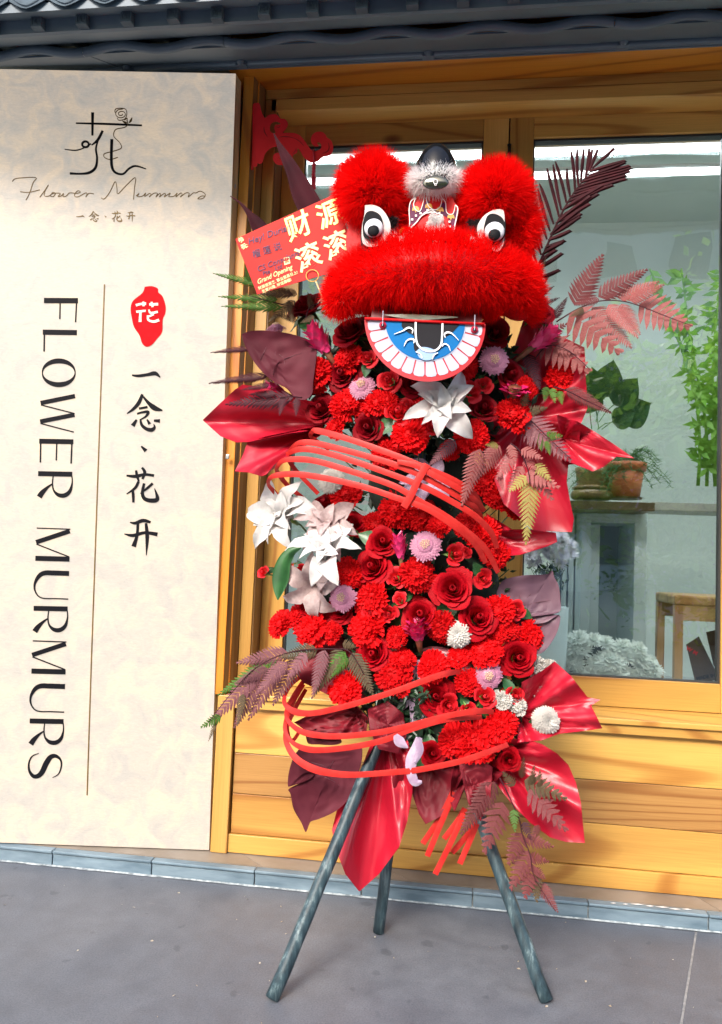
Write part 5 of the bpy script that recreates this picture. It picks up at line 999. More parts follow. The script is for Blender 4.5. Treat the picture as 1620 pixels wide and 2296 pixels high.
rb3 = root('ribbon_tails', 'short coral ribbon tails hanging under the tissue bow', 'ribbon'); base(rb3, W(1000, 1800, 1.98))
for (pts, Y) in (([(565, 660), (480, 830), (345, 1035)], 2.0), ([(560, 700), (480, 880), (378, 1125)], 1.985), ([(650, 780), (590, 880), (498, 1000)], 1.995), ([(640, 820), (560, 1000), (435, 1255)], 1.97), ([(740, 870), (660, 980), (556, 1100)], 2.0), ([(735, 890), (690, 1000), (612, 1180)], 1.985)):
    strap([(*Z6(x, y), Y-0.004*i, 13) for i, (x, y) in enumerate(pts)], 13, rb3)

# ================================================================ blossoms
rose_m = simple('deep_red_rose_petal', (0.30, 0.001, 0.006), (0.52, 0.003, 0.012), rough=0.6, scale=26, trans=0.15, hue=0.12, spec=0.12)
rose_d = simple('dark_velvet_rose_petal', (0.16, 0.001, 0.005), (0.30, 0.002, 0.010), rough=0.6, scale=26, trans=0.12, hue=0.15, spec=0.12)
coral_m = simple('coral_spray_rose_petal', (0.68, 0.008, 0.02), (0.80, 0.03, 0.04), rough=0.5, scale=40, trans=0.22, hue=0.08, spec=0.2)
carn_m = simple('scarlet_carnation_petal', (0.66, 0.003, 0.006), (0.84, 0.010, 0.014), rough=0.6, scale=60, trans=0.25, hue=0.18, spec=0.15)
pink_m = simple('pink_mum_petal', (0.50, 0.13, 0.26), (0.64, 0.34, 0.46), rough=0.55, scale=40, trans=0.2)
white_m = simple('ivory_white_petal', (0.56, 0.53, 0.48), (0.66, 0.64, 0.60), rough=0.55, scale=30, trans=0.2)
lily_m = simple('white_lily_petal', (0.66, 0.63, 0.62), (0.72, 0.71, 0.69), rough=0.5, scale=10, trans=0.3); lilyp_m = simple('pale_pink_lily_petal', (0.48, 0.35, 0.34), (0.6, 0.47, 0.46), rough=0.55, scale=10, trans=0.3)
ging_m = simple('hot_pink_ginger_bract', (0.62, 0.004, 0.09), (0.80, 0.06, 0.24), rough=0.35, scale=18, hue=0.1, coat=0.2); lil_m = simple('faded_lilac_petal', (0.42, 0.28, 0.42), (0.62, 0.50, 0.62), rough=0.6, scale=30, trans=0.2)
def rose_petals(seed, n=26, opn=1.0):
    rg = random.Random(seed); out = []
    for i in range(n):
        t = (i+0.5)/n; th = i*2.39996+rg.uniform(-.2, .2); rho = 0.035+0.80*t**1.25; zt = 0.52-0.42*t**1.5+rg.uniform(-.03, .03); wa = 1.75-1.0*t**.6+rg.uniform(-.1, .1); curl = -0.03+0.34*t*t*opn; tip = 0.02+0.20*t*t
        P = []; nu, nv = 8, 6
        for a in range(nv+1):
            v = a/nv; row = []
            for b_ in range(nu+1):
                u = -1+2*b_/nu; ve = v*(1-0.13*abs(u)**3)
                r_ = rho*(0.45+0.55*ve**0.8)+curl*ve**4+0.05*u*(1-.6*t)+0.02*math.sin(u*5+seed+i)*ve**2*(.4+t)
                z_ = -0.45+(zt+0.45)*ve-tip*ve**8+0.022*math.sin(u*6+i*2)*ve**3
                an = th+wa*u; row.append((r_*math.cos(an), r_*math.sin(an), z_))
            P.append(row)
        out.append(MB().grid(P))
    return out
ROSE = [[m_.mesh('rose_petal', None, True) for m_ in rose_petals(s_, 26)] for s_ in (1, 2, 3)]
SPRAY = [[m_.mesh('spray_petal', None, True) for m_ in rose_petals(s_, 13, .8)] for s_ in (11, 12)]
_mc = {}
def withmat(me, mat):
    k = (me.name, mat.name)
    if k not in _mc: c = me.copy(); c.materials.clear(); c.materials.append(mat); _mc[k] = c
    return _mc[k]
def calyx_mesh():
    mb = MB()
    for i in range(5):
        a = i*1.2566; P = []
        for k in range(5):
            t = k/4; r_ = 0.12+0.75*t; z_ = -0.55+0.10*t-0.35*t*t; w_ = 0.16*(1-t)**.7+0.004; c_, s_ = math.cos(a), math.sin(a)
            P.append([(r_*c_-s_*w_*u, r_*s_+c_*w_*u, z_+0.05*abs(u)) for u in (-1, 0, 1)])
        mb.grid(P)
    mb.ell((0, 0, -0.55), 0.2, 0.2, 0.16, 10, 6); return mb.mesh('calyx', lgreen, True)
CAL = calyx_mesh()
def stem_leaf_mesh(seed):
    rg = random.Random(seed); mb = MB(); P = []
    for i in range(8):
        t = i/7; w_ = 0.34*math.sin(math.pi*t**.8)+0.004; P.append([(w_*u+0.0, 0.06*t+1.05*t, -0.16*t*t+0.10*abs(u)*w_*2+0.02*math.sin(t*20)) for u in (-1, -.5, 0, .5, 1)])
    return mb.grid(P).mesh('rose_leaf', green, True)
RLF = stem_leaf_mesh(1)
def heart_mesh():
    P = []
    for k in range(33):
        a = k/32*4*math.pi; r_ = 0.05+0.10*k/32; P.append([(r_*.8*math.cos(a), r_*.8*math.sin(a), -0.3), (r_*1.25*math.cos(a), r_*1.25*math.sin(a), 0.25), (r_*math.cos(a), r_*math.sin(a), 0.52-0.05*k/32), (r_*.8*math.cos(a), r_*.8*math.sin(a), 0.49-0.05*k/32)])
    mb = MB().grid(P); mb.ell((0, 0, -.1), .10, .10, .36, 10, 8); return mb.mesh('rose_heart', None, True)
HEART = heart_mesh()
def ax_quat(ax, az, spin=None):
    d = Vector((ax, -1.0, az)).normalized(); return d.to_track_quat('Z', 'Y') @ Quaternion((0, 0, 1), random.uniform(0, 6.28) if spin is None else spin)
def depth(x, y):
    if y < 1030: c_, hw, Y0 = 955, 320, 1.925
    elif y < 1180: c_, hw, Y0 = 960, 300, 1.985
    elif y < 1560: c_, hw, Y0 = 925, 300, 1.955
    else: c_, hw, Y0 = 1030, 260, 1.965
    return Y0+0.11*min(1.3, abs(x-c_)/hw)**2
def stem(par, length, r_=0.0022):   # local -Z
    o = MB().tube([(0, 0, -0.012), (0.003, 0.002, -length*.5), (-0.004, 0.010, -length)], r_, 5).build('stem', stemm, par, True); return o
def bloom_root(name, label, cat, x, y, r_, grp, ax=None, az=None, dY=0.0, spin=None):
    Y = depth(x, y)+dY; s_ = r_*Y/FPX
    if ax is None: ax = (x-950)/700+random.uniform(-.2, .2)
    if az is None: az = 0.18+random.uniform(-.2, .2)
    o = root(name, label, cat, W(x, y, Y), grp, ax_quat(ax, az, spin)); return o, s_
def rose(x, y, r_, where, dark=False, coral=False, **kw):
    nm = 'spray_rose' if coral else 'rose'; cl = 'coral pink small spray rose ' if coral else ('dark velvet red rose ' if dark else 'bright red rose ')
    o, s_ = bloom_root(nm, cl+where, 'rose', x, y, r_, ('coral spray roses in the arrangement' if coral else 'red roses in the arrangement'), **kw)
    src = random.choice(SPRAY if coral else ROSE); mt = coral_m if coral else (rose_d if dark else rose_m)
    s_ *= 1.2
    for me in src: p_ = link('petal', withmat(me, mt), o); p_.scale = (s_,)*3
    h_ = link('heart', withmat(HEART, mt), o); h_.scale = (s_,)*3
    c_ = link('calyx', CAL, o); c_.scale = (s_,)*3
    stem(o, 0.10)
    for k in range(2 if not coral else 1):
        l = link('leaf', RLF, o); l.scale = (s_*1.45,)*3; l.location = (0, 0, -s_*0.45); l.rotation_euler = (random.uniform(-.5, 0.1), 0, random.uniform(0, 6.28))
def carnation_mesh(seed):
    rg = random.Random(seed); mb = MB()
    for i in range(58):
        t = (i+.5)/58; el = R(88)-t*R(92); th = i*2.39996; L = rg.uniform(0.72, 1.14)*(0.82+0.22*t); w_ = 0.34+0.12*rg.random(); n = 9; tw = rg.uniform(-.5, .5)
        d = Vector((math.cos(th)*math.cos(el), math.sin(th)*math.cos(el), math.sin(el)*0.62)); s_ = Vector((-math.sin(th), math.cos(th), 0)); s_ = (s_*math.cos(tw)+d.cross(s_)*math.sin(tw)); nr = d.cross(s_)
        P = []
        for k, v in enumerate((0.12, 0.55, 0.85, 1.0)):
            row = []
            for j in range(n+1):
                u = -1+2*j/n; rip = (0.09*v**2)*math.sin(u*11+i)+0.05*v*rg.uniform(-1, 1); zig = (0.09*(j % 2)+0.04*rg.random()) if k == 3 else 0
                row.append(d*(L*v*(1-0.12*u*u)-zig)+s_*(w_*u*v)+nr*rip)
            P.append(row)
        mb.grid(P)
    mb.ell((0, 0, 0), .55, .55, .45, 10, 6)
    return mb.mesh('carnation_bloom', carn_m)
CARN = [carnation_mesh(s_) for s_ in (1, 2, 3, 4)]
def carn_cal():
    mb = MB().tube([(0, 0, -0.25), (0, 0, -0.9)], [0.22, 0.16], 8); return mb.mesh('calyx', lgreen, True)
CCAL = carn_cal()
def carnation(x, y, r_, where, white=False, **kw):
    o, s_ = bloom_root('carnation' if not white else 'stock_bloom', ('ivory white ruffled bloom ' if white else 'scarlet ruffled carnation ')+where, 'carnation' if not white else 'flower', x, y, r_, 'scarlet carnations in the arrangement' if not white else 'ivory ruffled blooms in the arrangement', **kw)
    me = random.choice(CARN); b_ = link('bloom', me if not white else withmat(me, white_m), o); b_.scale = (s_*1.24*random.uniform(.9, 1.08), s_*1.24*random.uniform(.9, 1.08), s_*1.15); b_.rotation_euler = (random.uniform(-.2, .2), random.uniform(-.2, .2), 0); c_ = link('calyx', CCAL, o); c_.scale = (s_,)*3; stem(o, 0.11)
def mum_mesh(seed, mat, ball=False):
    rg = random.Random(seed); mb = MB(); n = 210 if ball else 170
    for i in range(n):
        t = (i+.5)/n; el = R(88)-(R(118) if ball else R(95))*t**0.75; th = i*2.39996; L = (0.80 if ball else 0.55+0.45*t)*rg.uniform(0.93, 1.06)
        d = Vector((math.cos(th)*math.cos(el), math.sin(th)*math.cos(el), math.sin(el)*(0.9 if ball else 0.55))); s_ = Vector((-math.sin(th), math.cos(th), 0)); nr = s_.cross(d).normalized(); w_ = 0.075 if ball else 0.05+0.03*t; c_ = 0.09 if ball else 0.05
        P = [[d*(L*.35)-s_*w_*.6, d*(L*.35)+s_*w_*.6], [d*(L*.8)-s_*w_+nr*c_*-.3, d*(L*.8)+s_*w_+nr*c_*-.3], [d*L-s_*w_*.6+nr*c_, d*L+s_*w_*.6+nr*c_], [d*(L*1.03)+nr*c_*1.6-s_*0.01, d*(L*1.03)+nr*c_*1.6+s_*0.01]]
        mb.grid(P)
    mb.ell((0, 0, 0), .6, .6, .45, 12, 8)
    return mb.mesh('mum_bloom', mat)
MUMP = [mum_mesh(s_, pink_m) for s_ in (1, 2)]; MUMW = [mum_mesh(s_, white_m, True) for s_ in (3, 4)]
mcen = simple('pale_yellow_mum_centre', (0.7, 0.5, 0.25), (0.8, 0.65, 0.45), rough=0.6, scale=200)
def mum(x, y, r_, where, white=False, **kw):
    o, s_ = bloom_root('chrysanthemum', ('round white pompon chrysanthemum ' if white else 'pink fringed chrysanthemum ')+where, 'chrysanthemum', x, y, r_, 'white pompon chrysanthemums' if white else 'pink chrysanthemums', **kw)
    b_ = link('bloom', random.choice(MUMW if white else MUMP), o); b_.scale = (s_*(1.15 if white else 1.0),)*3
    if not white:
        mb = MB()
        for i in range(26):
            a, q = i*2.4, 0.30*math.sqrt(i/26); mb.ell((q*math.cos(a), q*math.sin(a), 0.50-q*.3), .045, .045, .08, 5, 4)
        c_ = mb.build('centre', mcen, o); c_.scale = (s_,)*3
    stem(o, 0.12, 0.0025)
    l = link('leaf', RLF, o); l.scale = (s_*.9,)*3; l.location = (0, 0, -s_*.6); l.rotation_euler = (-.3, 0, random.uniform(0, 6.28))
def lily_petal(seed, wd, curl):
    rg = random.Random(seed); P = []
    for i in range(11):
        t = i/10; w_ = wd*math.sin(math.pi*min(1, t*0.93+0.05)**0.9)**.8*(1 if t < .97 else .1); ang = R(62)-curl*t**1.3; row = []
        r_ = t*math.cos(R(62)-curl*.6*t); z_ = 0.62*math.sin(min(t*1.9, 1.9))-0.42*max(0, t-.45)**1.4*curl*1.4
        for j in range(7):
            u = -1+j/3; row.append((r_, w_*u, z_-0.25*w_*abs(u)**1.5*-1+0.035*math.sin(t*17+u*3+seed)*abs(u)-0.06*(1-abs(u))*(t*(1-t))*2))
        P.append(row)
    return MB().grid(P)
LP = [lily_petal(s_, .20+.03*(s_ % 3), 0.9+.3*(s_ % 4)).mesh('lily_petal', None, True) for s_ in range(6)]
def lily(x, y, r_, where, mat, n=12, nm='lily', cat='lily', **kw):
    o, s_ = bloom_root(nm, where, cat, x, y, r_, None, **kw)
    for i in range(n+4 if n > 8 else n):
        tier = i//6 if n > 8 else 0
        p_ = link('petal', withmat(LP[i % 6], mat), o); p_.scale = (s_*1.55*(1, .82, .55)[tier],)*3; p_.rotation_euler = (random.uniform(-.25, .25), (-.05, -.5, -.95)[tier]+random.uniform(-.2, .2), i*R(60)+tier*R(28)+random.uniform(-.2, .2))
    MB().tube([(0, 0, -s_*.5), (0, 0, s_*.1)], [s_*.06, s_*.12], 8).build('throat', lgreen, o, True); stem(o, 0.12, 0.003)
def ginger(x0, y0, x1, y1, w_, where, n=30, **kw):   # base -> tip in the photo
    Y = depth(x0, y0)-0.005; a = W(x0, y0, Y); b_ = W(x1, y1, Y-0.02); d = b_-a; o = root('torch_ginger', 'hot pink torch ginger flower '+where, 'ginger flower', a, 'hot pink ginger flowers', d.to_track_quat('Z', 'Y')); L = d.length; hw = w_*Y/FPX/2
    for i in range(n):
        t = i/n; th = i*2.4; zb = L*(0.10+.62*t); l = L*(0.34-0.08*t); rb_ = hw*(.35+.35*math.sin(math.pi*min(1, t*.9+.1))); P = []
        for k in range(5):
            v = k/4; w2 = hw*.42*math.sin(math.pi*(v*.85+.12)); rr_ = rb_+hw*.62*v*v*(1.1-.5*t)
            P.append([((rr_-abs(u)*w2*.4)*math.cos(th)-w2*u*math.sin(th), (rr_-abs(u)*w2*.4)*math.sin(th)+w2*u*math.cos(th), zb+l*v) for u in (-1, -.4, .4, 1)])
        MB().grid(P).build('bract', ging_m, o, True)
    MB().tube([(0, 0, -L*.4), (0, 0, 0), (0, 0, L*.7)], [hw*.18, hw*.3, hw*.5], 8).build('stem', simple('ginger_stem', (0.3, 0.06, 0.04), (0.2, 0.12, 0.05), rough=0.5) if 'ginger_stem' not in MATS else MATS['ginger_stem'], o, True)

for a in [(687, 684, 40, 'under the greeting card corner', True, dict(ax=-.5, az=.9)), (785, 742, 42, 'left of the blue jaw plate', True, dict(az=.7)), (682, 800, 34, 'at the right edge of the big maroon leaf', True, dict(ax=-.6, az=.5)),
          (771, 838, 40, 'between the upper left pink chrysanthemum and a carnation', True, {}), (722, 918, 36, 'just above the left paper cone', True, dict(ax=-.3, az=.3)), (826, 960, 35, 'right above the top ribbon band', True, {}),
          (928, 860, 32, 'touching the bottom edge of the jaw plate', True, {}), (1202, 698, 37, 'at the right cheek of the lion', True, dict(az=.5)), (1109, 746, 34, 'right of the jaw plate', True, {}), (1086, 916, 30, 'right of the white star lily', True, {}), (1143, 838, 32, 'under the upper right pink chrysanthemum', True, dict(ax=.5)),
          (730, 1130, 32, 'behind the top left white lily', True, dict(ax=-.4, az=.8)), (790, 1176, 34, 'below the left carnation under the ribbons', False, dict(ax=.2, az=.7)), (859, 1216, 34, 'left of the pink ginger spike', False, {}), (837, 1272, 38, 'between white lilies and middle carnation', False, {}),
          (1016, 1320, 42, 'the largest one, right of centre', False, dict(dY=-.02)), (694, 1362, 34, 'in the left group above two carnations', False, {}), (762, 1368, 32, 'under the lower pink chrysanthemum at left', False, dict(dY=.02)), (943, 1380, 40, 'behind the ginger bracts in the centre', False, {}),
          (1072, 1384, 40, 'right above the white pompon chrysanthemum', False, dict(dY=-.02)), (838, 1466, 37, 'below the stacked pair of carnations', False, dict(dY=-.01)), (1163, 1474, 38, 'left of the ivory ruffled blooms', False, dict(dY=-.02)), (977, 1562, 37, 'above the long lower ribbon', False, {}), (970, 1690, 26, 'low down beside the drooping lilac lily', False, {}), (1143, 1704, 24, 'at the top of the lower right fern', False, {})]:
    x, y, r_, where, dk, kw = a; rose(x, y, r_, where, dk, **kw)
for x, y, r_, where in [(825, 803, 22, 'left of the upper jaw rim'), (1021, 1243, 25, 'right of the centre pink chrysanthemum'), (1047, 1237, 13, 'as a half open bud beside a larger one'), (888, 1297, 24, 'left of the middle carnation'), (1086, 1297, 22, 'at the end of the ribbon bands'), (1043, 1288, 16, 'above the largest rose'),
        (591, 1283, 15, 'as the leftmost bud on its own stalk'), (646, 1266, 18, 'under the long green lily leaf'), (676, 1280, 16, 'just left of the lower white lily'), (873, 1376, 22, 'right of the upper stacked carnation'), (897, 1345, 18, 'pointed like a bud in the centre gap'), (1161, 1367, 21, 'over the mauve monstera leaf'),
        (870, 1614, 25, 'resting on the second lowest ribbon'), (1008, 1582, 26, 'in front of the low red rose'), (1088, 1562, 27, 'below the lowest pink chrysanthemum'), (1156, 1560, 23, 'among the small ivory blooms'), (1133, 1548, 12, 'as a tiny bud over the ivory blooms'), (974, 955, 26, 'left of the white star lily'), (893, 925, 34, 'open and frilly above the upper carnation'), (872, 853, 28, 'between pink chrysanthemum and dark rose'), (1054, 874, 28, 'right under the jaw plate rim'), (1085, 862, 20, 'right of the pair under the jaw rim'), (915, 912, 24, 'tucked beside the frilly one'), (833, 1372, 20, 'wedged between two stacked carnations'), (1052, 1590, 18, 'at the end of the second ribbon')]:
    rose(x, y, r_, where, coral=True, dY=-.012)
for x, y, r_, where in [(846, 905, 26, 'right of the upper left pink chrysanthemum'), (1010, 1010, 24, 'half hidden under the upper ribbon'), (752, 960, 24, 'peeking above the left end of the ribbons'), (905, 1480, 26, 'between the first lower ribbon and the centre'), (1030, 1475, 24, 'under the white pompon over the mauve leaf stem'), (745, 1420, 24, 'below the lower pink chrysanthemum'), (890, 1430, 26, 'in the centre gap below the ginger bracts'), (985, 1180, 24, 'right above the centre pink chrysanthemum'), (1140, 1410, 24, 'tucked at the right edge of the middle cluster'), (1180, 870, 26, 'between front facing ginger and far right carnation'), (1050, 1180, 26, 'under the ribbon sweep at right'), (712, 837, 37, 'against the big maroon leaf'), (780, 806, 32, 'above the dark rose under the left jaw'), (778, 909, 36, 'below the upper left pink chrysanthemum'), (1040, 820, 32, 'overlapping the right rim of the jaw plate'), (921, 977, 37, 'in the middle just above the ribbons'), (872, 902, 26, 'left of the frilly spray rose'), (944, 925, 28, 'left of the star lily'),
        (1059, 980, 35, 'below the star lily'), (1148, 932, 37, 'under the front facing ginger flower'), (1254, 845, 34, 'on its own green stalk at far right'), (778, 1114, 34, 'right of the left white pompon under the ribbons'), (893, 1144, 40, 'below the ribbon tie'), (950, 1156, 32, 'half covered by ribbon in the middle'), (1082, 1080, 30, 'behind the drooping pink fern'), (1108, 1116, 27, 'right of the dark gap below the fern'), (1152, 1143, 28, 'beside the dark crimson paper roll'),
        (1084, 1196, 35, 'under the ribbon ends'), (1110, 1240, 32, 'lowest one under the ribbon ends'), (784, 1284, 33, 'right of the lower white lily'), (843, 1178, 28, 'between two roses in the middle left'), (937, 1290, 36, 'below the centre pink chrysanthemum'), (699, 1410, 38, 'largest at the left edge'), (634, 1400, 30, 'leftmost over the shop jamb'), (669, 1375, 22, 'peeking above the leftmost pair'), (834, 1342, 38, 'upper of the stacked pair'), (824, 1408, 39, 'lower of the stacked pair'),
        (882, 1514, 38, 'above the first lower ribbon'), (781, 1543, 36, 'above the green fern at lower left'), (1116, 1370, 36, 'right of the big right rose'), (989, 1406, 32, 'left of the white pompon'), (1083, 1458, 37, 'under the white pompon at right'), (1189, 1425, 34, 'at the tip over the mauve leaf'), (969, 1495, 34, 'left of the cordyline leaf'), (1050, 1528, 28, 'under the cordyline leaf tip'), (1121, 1627, 38, 'right one of the lowest trio'), (1068, 1663, 44, 'biggest of the lowest trio'), (1024, 1660, 36, 'left one of the lowest trio'), (1115, 1420, 24, 'between rose and right edge carnation'), (940, 1200-30, 22, 'just above the pink ginger spike'), (868, 1020, 30, 'dimly seen under the top ribbon band')]:
    carnation(x, y, r_, where, dY=(0.02 if 1000 < y < 1180 else -.005))
for x, y, r_, where, kw in [(812, 867, 34, 'under the left side of the jaw plate', {}), (1108, 808, 35, 'right of the jaw plate rim', dict(dY=-.03)), (620, 737, 27, 'on a lilac stalk behind the big maroon leaf', dict(ax=-.1, az=2.2)), (955, 1224, 38, 'in the centre of the middle cluster', dict(dY=-.02)), (769, 1340, 34, 'below the lower white lily', dict(dY=-.025)), (1095, 1514, 33, 'at the tip of the cordyline leaf', dict(dY=-.02))]: mum(x, y, r_, where, **kw)
for x, y, r_, where, kw in [(744, 1080, 33, 'under the left ribbon bend', {}), (1027, 1422, 33, 'between the two right roses', dict(dY=-.01)), (1224, 1616, 33, 'in front of the right paper fan', dict(dY=-.02))]: mum(x, y, r_, where, True, **kw)
for x, y, r_, where in [(1203, 1494, 22, 'topmost at the right rose'), (1229, 1508, 24, 'right of the dark red rose'), (1213, 1540, 24, 'lowest of the right trio'), (1127, 1570, 20, 'left of the small spray roses'), (1160, 1582, 20, 'under the small spray roses')]: carnation(x, y, r_, where, True, dY=-.01)
lily(997, 922, 62, 'white star shaped lily among the upper blooms', lily_m, ax=.1, az=.1, dY=-.03, spin=.4)
lily(652, 1163, 68, 'large white lily reaching out left below the ribbons', lily_m, ax=-.35, az=.35, dY=-.05, spin=1.0)
lily(738, 1190, 56, 'faded pale pink lily behind the two white ones', lilyp_m, ax=-.1, az=.5, spin=2.0)
lily(738, 1258, 66, 'white many petalled lily left of the middle roses', lily_m, n=12, ax=-.1, az=.6, dY=-.04, spin=.1)
lily(712, 1308, 56, 'wilted blush pink lily below the white ones', lilyp_m, n=7, ax=-.3, az=-.3, dY=.01, spin=.5)
lily(958, 1085, 46, 'lilac faded lily glimpsed behind the upper ribbons', lil_m, n=8, ax=.1, az=.2, dY=.01)
def droop(x, y, label, pts_list, Y):
    o = root('lily', label, 'lily', W(x, y, Y))
    for path in pts_list:
        q = smooth_path(path, 5); P = []
        for i in range(len(q)):
            a = q[max(i-1, 0)]; b_ = q[min(i+1, len(q)-1)]; l = math.hypot(b_[0]-a[0], b_[1]-a[1]); nx, ny = -(b_[1]-a[1])/l, (b_[0]-a[0])/l; X, Yp, w_ = q[i]
            P.append([W(X+nx*w_*u/2, Yp+ny*w_*u/2, Y+0.004*abs(u)+random.uniform(0, .001))-o.location for u in (-1, -.5, 0, .5, 1)])
        MB().grid(P).build('petal', lil_m, o, True, solid=.0006); Y -= 0.002
droop(930, 1700, 'drooping lilac lily below the second lowest ribbon', [[(*Z6(320, 270), 14), (*Z6(300, 350), 24), (*Z6(265, 430), 26), (*Z6(260, 520), 22), (*Z6(290, 590), 20), (*Z6(340, 590), 6)], [(*Z6(310, 270), 10), (*Z6(320, 360), 20), (*Z6(290, 450), 8)], [(*Z6(150, 250), 10), (*Z6(180, 300), 24), (*Z6(240, 345), 3)]], 1.87)
droop(925, 1540, 'wilted lilac bloom hanging behind the first lower ribbon', [[(915, 1480, 16), (925, 1530, 34), (905, 1580, 20), (890, 1590, 4)], [(935, 1480, 14), (940, 1530, 30), (950, 1590, 22), (945, 1625, 5)], [(925, 1500, 14), (930, 1560, 26), (925, 1630, 6)]], 1.98)
ginger(740, 800, 690, 722, 52, 'pointing up left beside the leftmost upper rose'); ginger(1180, 790, 1258, 728, 44, 'pointing right below the lion cheek'); ginger(645, 885, 585, 858, 34, 'behind the lower edge of the big maroon leaf', n=16)
ginger(1152, 885, 1157, 860, 60, 'facing the viewer above the right upper carnation', n=16); ginger(900, 1262, 893, 1185, 34, 'upright left of the centre pink chrysanthemum', n=22); ginger(940, 1440, 932, 1385, 52, 'in front of the centre rose')

# ================================================================ ferns and palm
fern_mats = {k: simple('fern_'+k, a, b_, rough=0.55, scale=26, trans=0.3, hue=0.15, lo=.3, hi=.7, spec=0.2) for k, (a, b_) in {'pink': ((0.30, 0.075, 0.075), (0.42, 0.15, 0.14)), 'maroon': ((0.05, 0.012, 0.02), (0.09, 0.024, 0.034)), 'green': ((0.06, 0.15, 0.025), (0.11, 0.22, 0.04)), 'olive': ((0.09, 0.06, 0.04), (0.16, 0.12, 0.06)), 'lime': ((0.28, 0.20, 0.06), (0.36, 0.34, 0.09)), 'mauve': ((0.17, 0.06, 0.08), (0.28, 0.12, 0.13)), 'rust': ((0.15, 0.035, 0.04), (0.23, 0.07, 0.07))}.items()}
def pinna_mesh(n, serr, seed):   # along +X, length 1, half width 1 at the base (scaled on y)
    rg = random.Random(seed); mb = MB()
    for i in range(n):
        t = (i+.3)/n; w_ = (1-t)**.75*(.72+.28*min(1, t*6)); hw = 0.43/n
        for s_ in (-1, 1):
            sk = 0.30*w_*0.35+0.01; z0 = 0.0; x = t+rg.uniform(-.1, .1)/n; wz = rg.uniform(-.03, .03)-0.03
            p0, p1, p2, p3, p4 = (x-hw, 0, .004), (x+hw, 0, .004), (x+sk+hw*.9, s_*w_*.6, .02+wz*.4), (x+sk*1.7, s_*w_, wz), (x+sk*.8-hw*.8, s_*w_*.55, wz*.4)
            f = [(0, 1, 2, 4), (4, 2, 3)] if s_ > 0 else [(4, 2, 1, 0), (3, 2, 4)]
            mb.add([p0, p1, p2, p3, p4], f)
    mb.tube([(0, 0, 0), (.5, 0, 0), (1, 0, -.02)], [.008, .006, .002], 4)
    # bend it a little
    mb.v = [(x, y, z_-0.10*x*x) for x, y, z_ in mb.v]; return mb.mesh('pinna', None)
PIN = {k: pinna_mesh(n, 1, s_) for k, (n, s_) in {'s': (8, 5), 'c': (10, 1), 'm': (15, 2), 'f': (22, 3)}.items()}
def pinna(par, a, b_, w_px, Y0, Y1, mat, k='m', flip=1):
    A, Bv = W(*a, Y0), W(*b_, Y1); X = (Bv-A); L = X.length; X.normalize(); Z_ = Vector((random.uniform(-.25, .25), -1, random.uniform(-.1, .35))); Yv = Z_.cross(X).normalized(); Z_ = X.cross(Yv)
    w_ = w_px*Y0/FPX/2; M = Matrix(((X*L).to_tuple(), (Yv*w_*1.32).to_tuple(), (Z_*L*.6).to_tuple())).transposed().to_4x4(); M.translation = A-par.location
    k = 's' if w_/L > .24 else k
    o = link('pinna', withmat(PIN[k], fern_mats[mat]), par); o.matrix_local = M; return o
def fern(label, f, rachis, pins, Y, grp='fern fronds in the arrangement', rm='maroon', k='m', r_=0.0021):
    c_ = W(*f(*rachis[0]), Y); o = root('fern_frond', label, 'fern', c_, grp)
    q = smooth_path([(*f(*p_), Y-0.03*i/len(rachis)) for i, p_ in enumerate(rachis)], 4); MB().tube([W(*p_)-c_ for p_ in q], [r_*(1-.6*i/len(q)) for i in range(len(q))], 5).build('rachis', fern_mats[rm], o, True)
    for p_ in pins:
        (x0, y0), (x1, y1), w_, mt = p_[:4]; kk = p_[4] if len(p_) > 4 else k; sc_ = {Z3: 2.314, ZR: 1.766, ZB: 2.025, Z5: 2.025, Z6: 1.8}[f]*1.784
        d_ = random.uniform(-.012, .012); pinna(o, f(x0, y0), f(x1, y1), w_/sc_, Y+d_, Y+d_-random.uniform(.0, .04), mt, kk)
fern('green tipped fern frond poking out left under the greeting card', Z3, [(880, 760), (700, 720), (450, 650)], [((720, 690), (160, 640), 110, 'green'), ((760, 760), (190, 740), 100, 'green'), ((600, 560), (115, 435), 90, 'green'), ((460, 520), (420, 370), 60, 'green'), ((520, 520), (480, 345), 60, 'green'), ((860, 640), (520, 620), 110, 'olive'), ((880, 700), (620, 900), 110, 'olive'), ((900, 640), (700, 580), 90, 'olive'), ((820, 700), (860, 900), 80, 'olive')], 1.97)
fern('green bronze fern bits between the card and the left upper roses', Z3, [(980, 900), (1020, 760), (1160, 720)], [((1040, 780), (1000, 620), 70, 'olive'), ((1160, 830), (1130, 700), 70, 'green'), ((1060, 850), (930, 900), 80, 'olive'), ((1180, 840), (1330, 790), 80, 'olive'), ((900, 880), (700, 820), 80, 'olive')], 1.965)
fern('thin maroon fern tips reaching left beside the big maroon leaf', Z3, [(700, 1150), (430, 1150)], [((480, 1140), (100, 1168), 80, 'maroon', 'f'), ((640, 1390), (75, 1448), 110, 'maroon', 'f')], 1.985)
fern('dark purple fern frond lying over the left paper cone', Z3, [(950, 1600), (800, 1590), (500, 1640)], [((860, 1600), (225, 1640), 190, 'maroon', 'm'), ((780, 1590), (735, 1760), 90, 'maroon'), ((900, 1600), (890, 1765), 80, 'maroon'), ((700, 1560), (450, 1560), 90, 'maroon'), ((640, 1480), (380, 1520), 80, 'maroon')], 1.945)
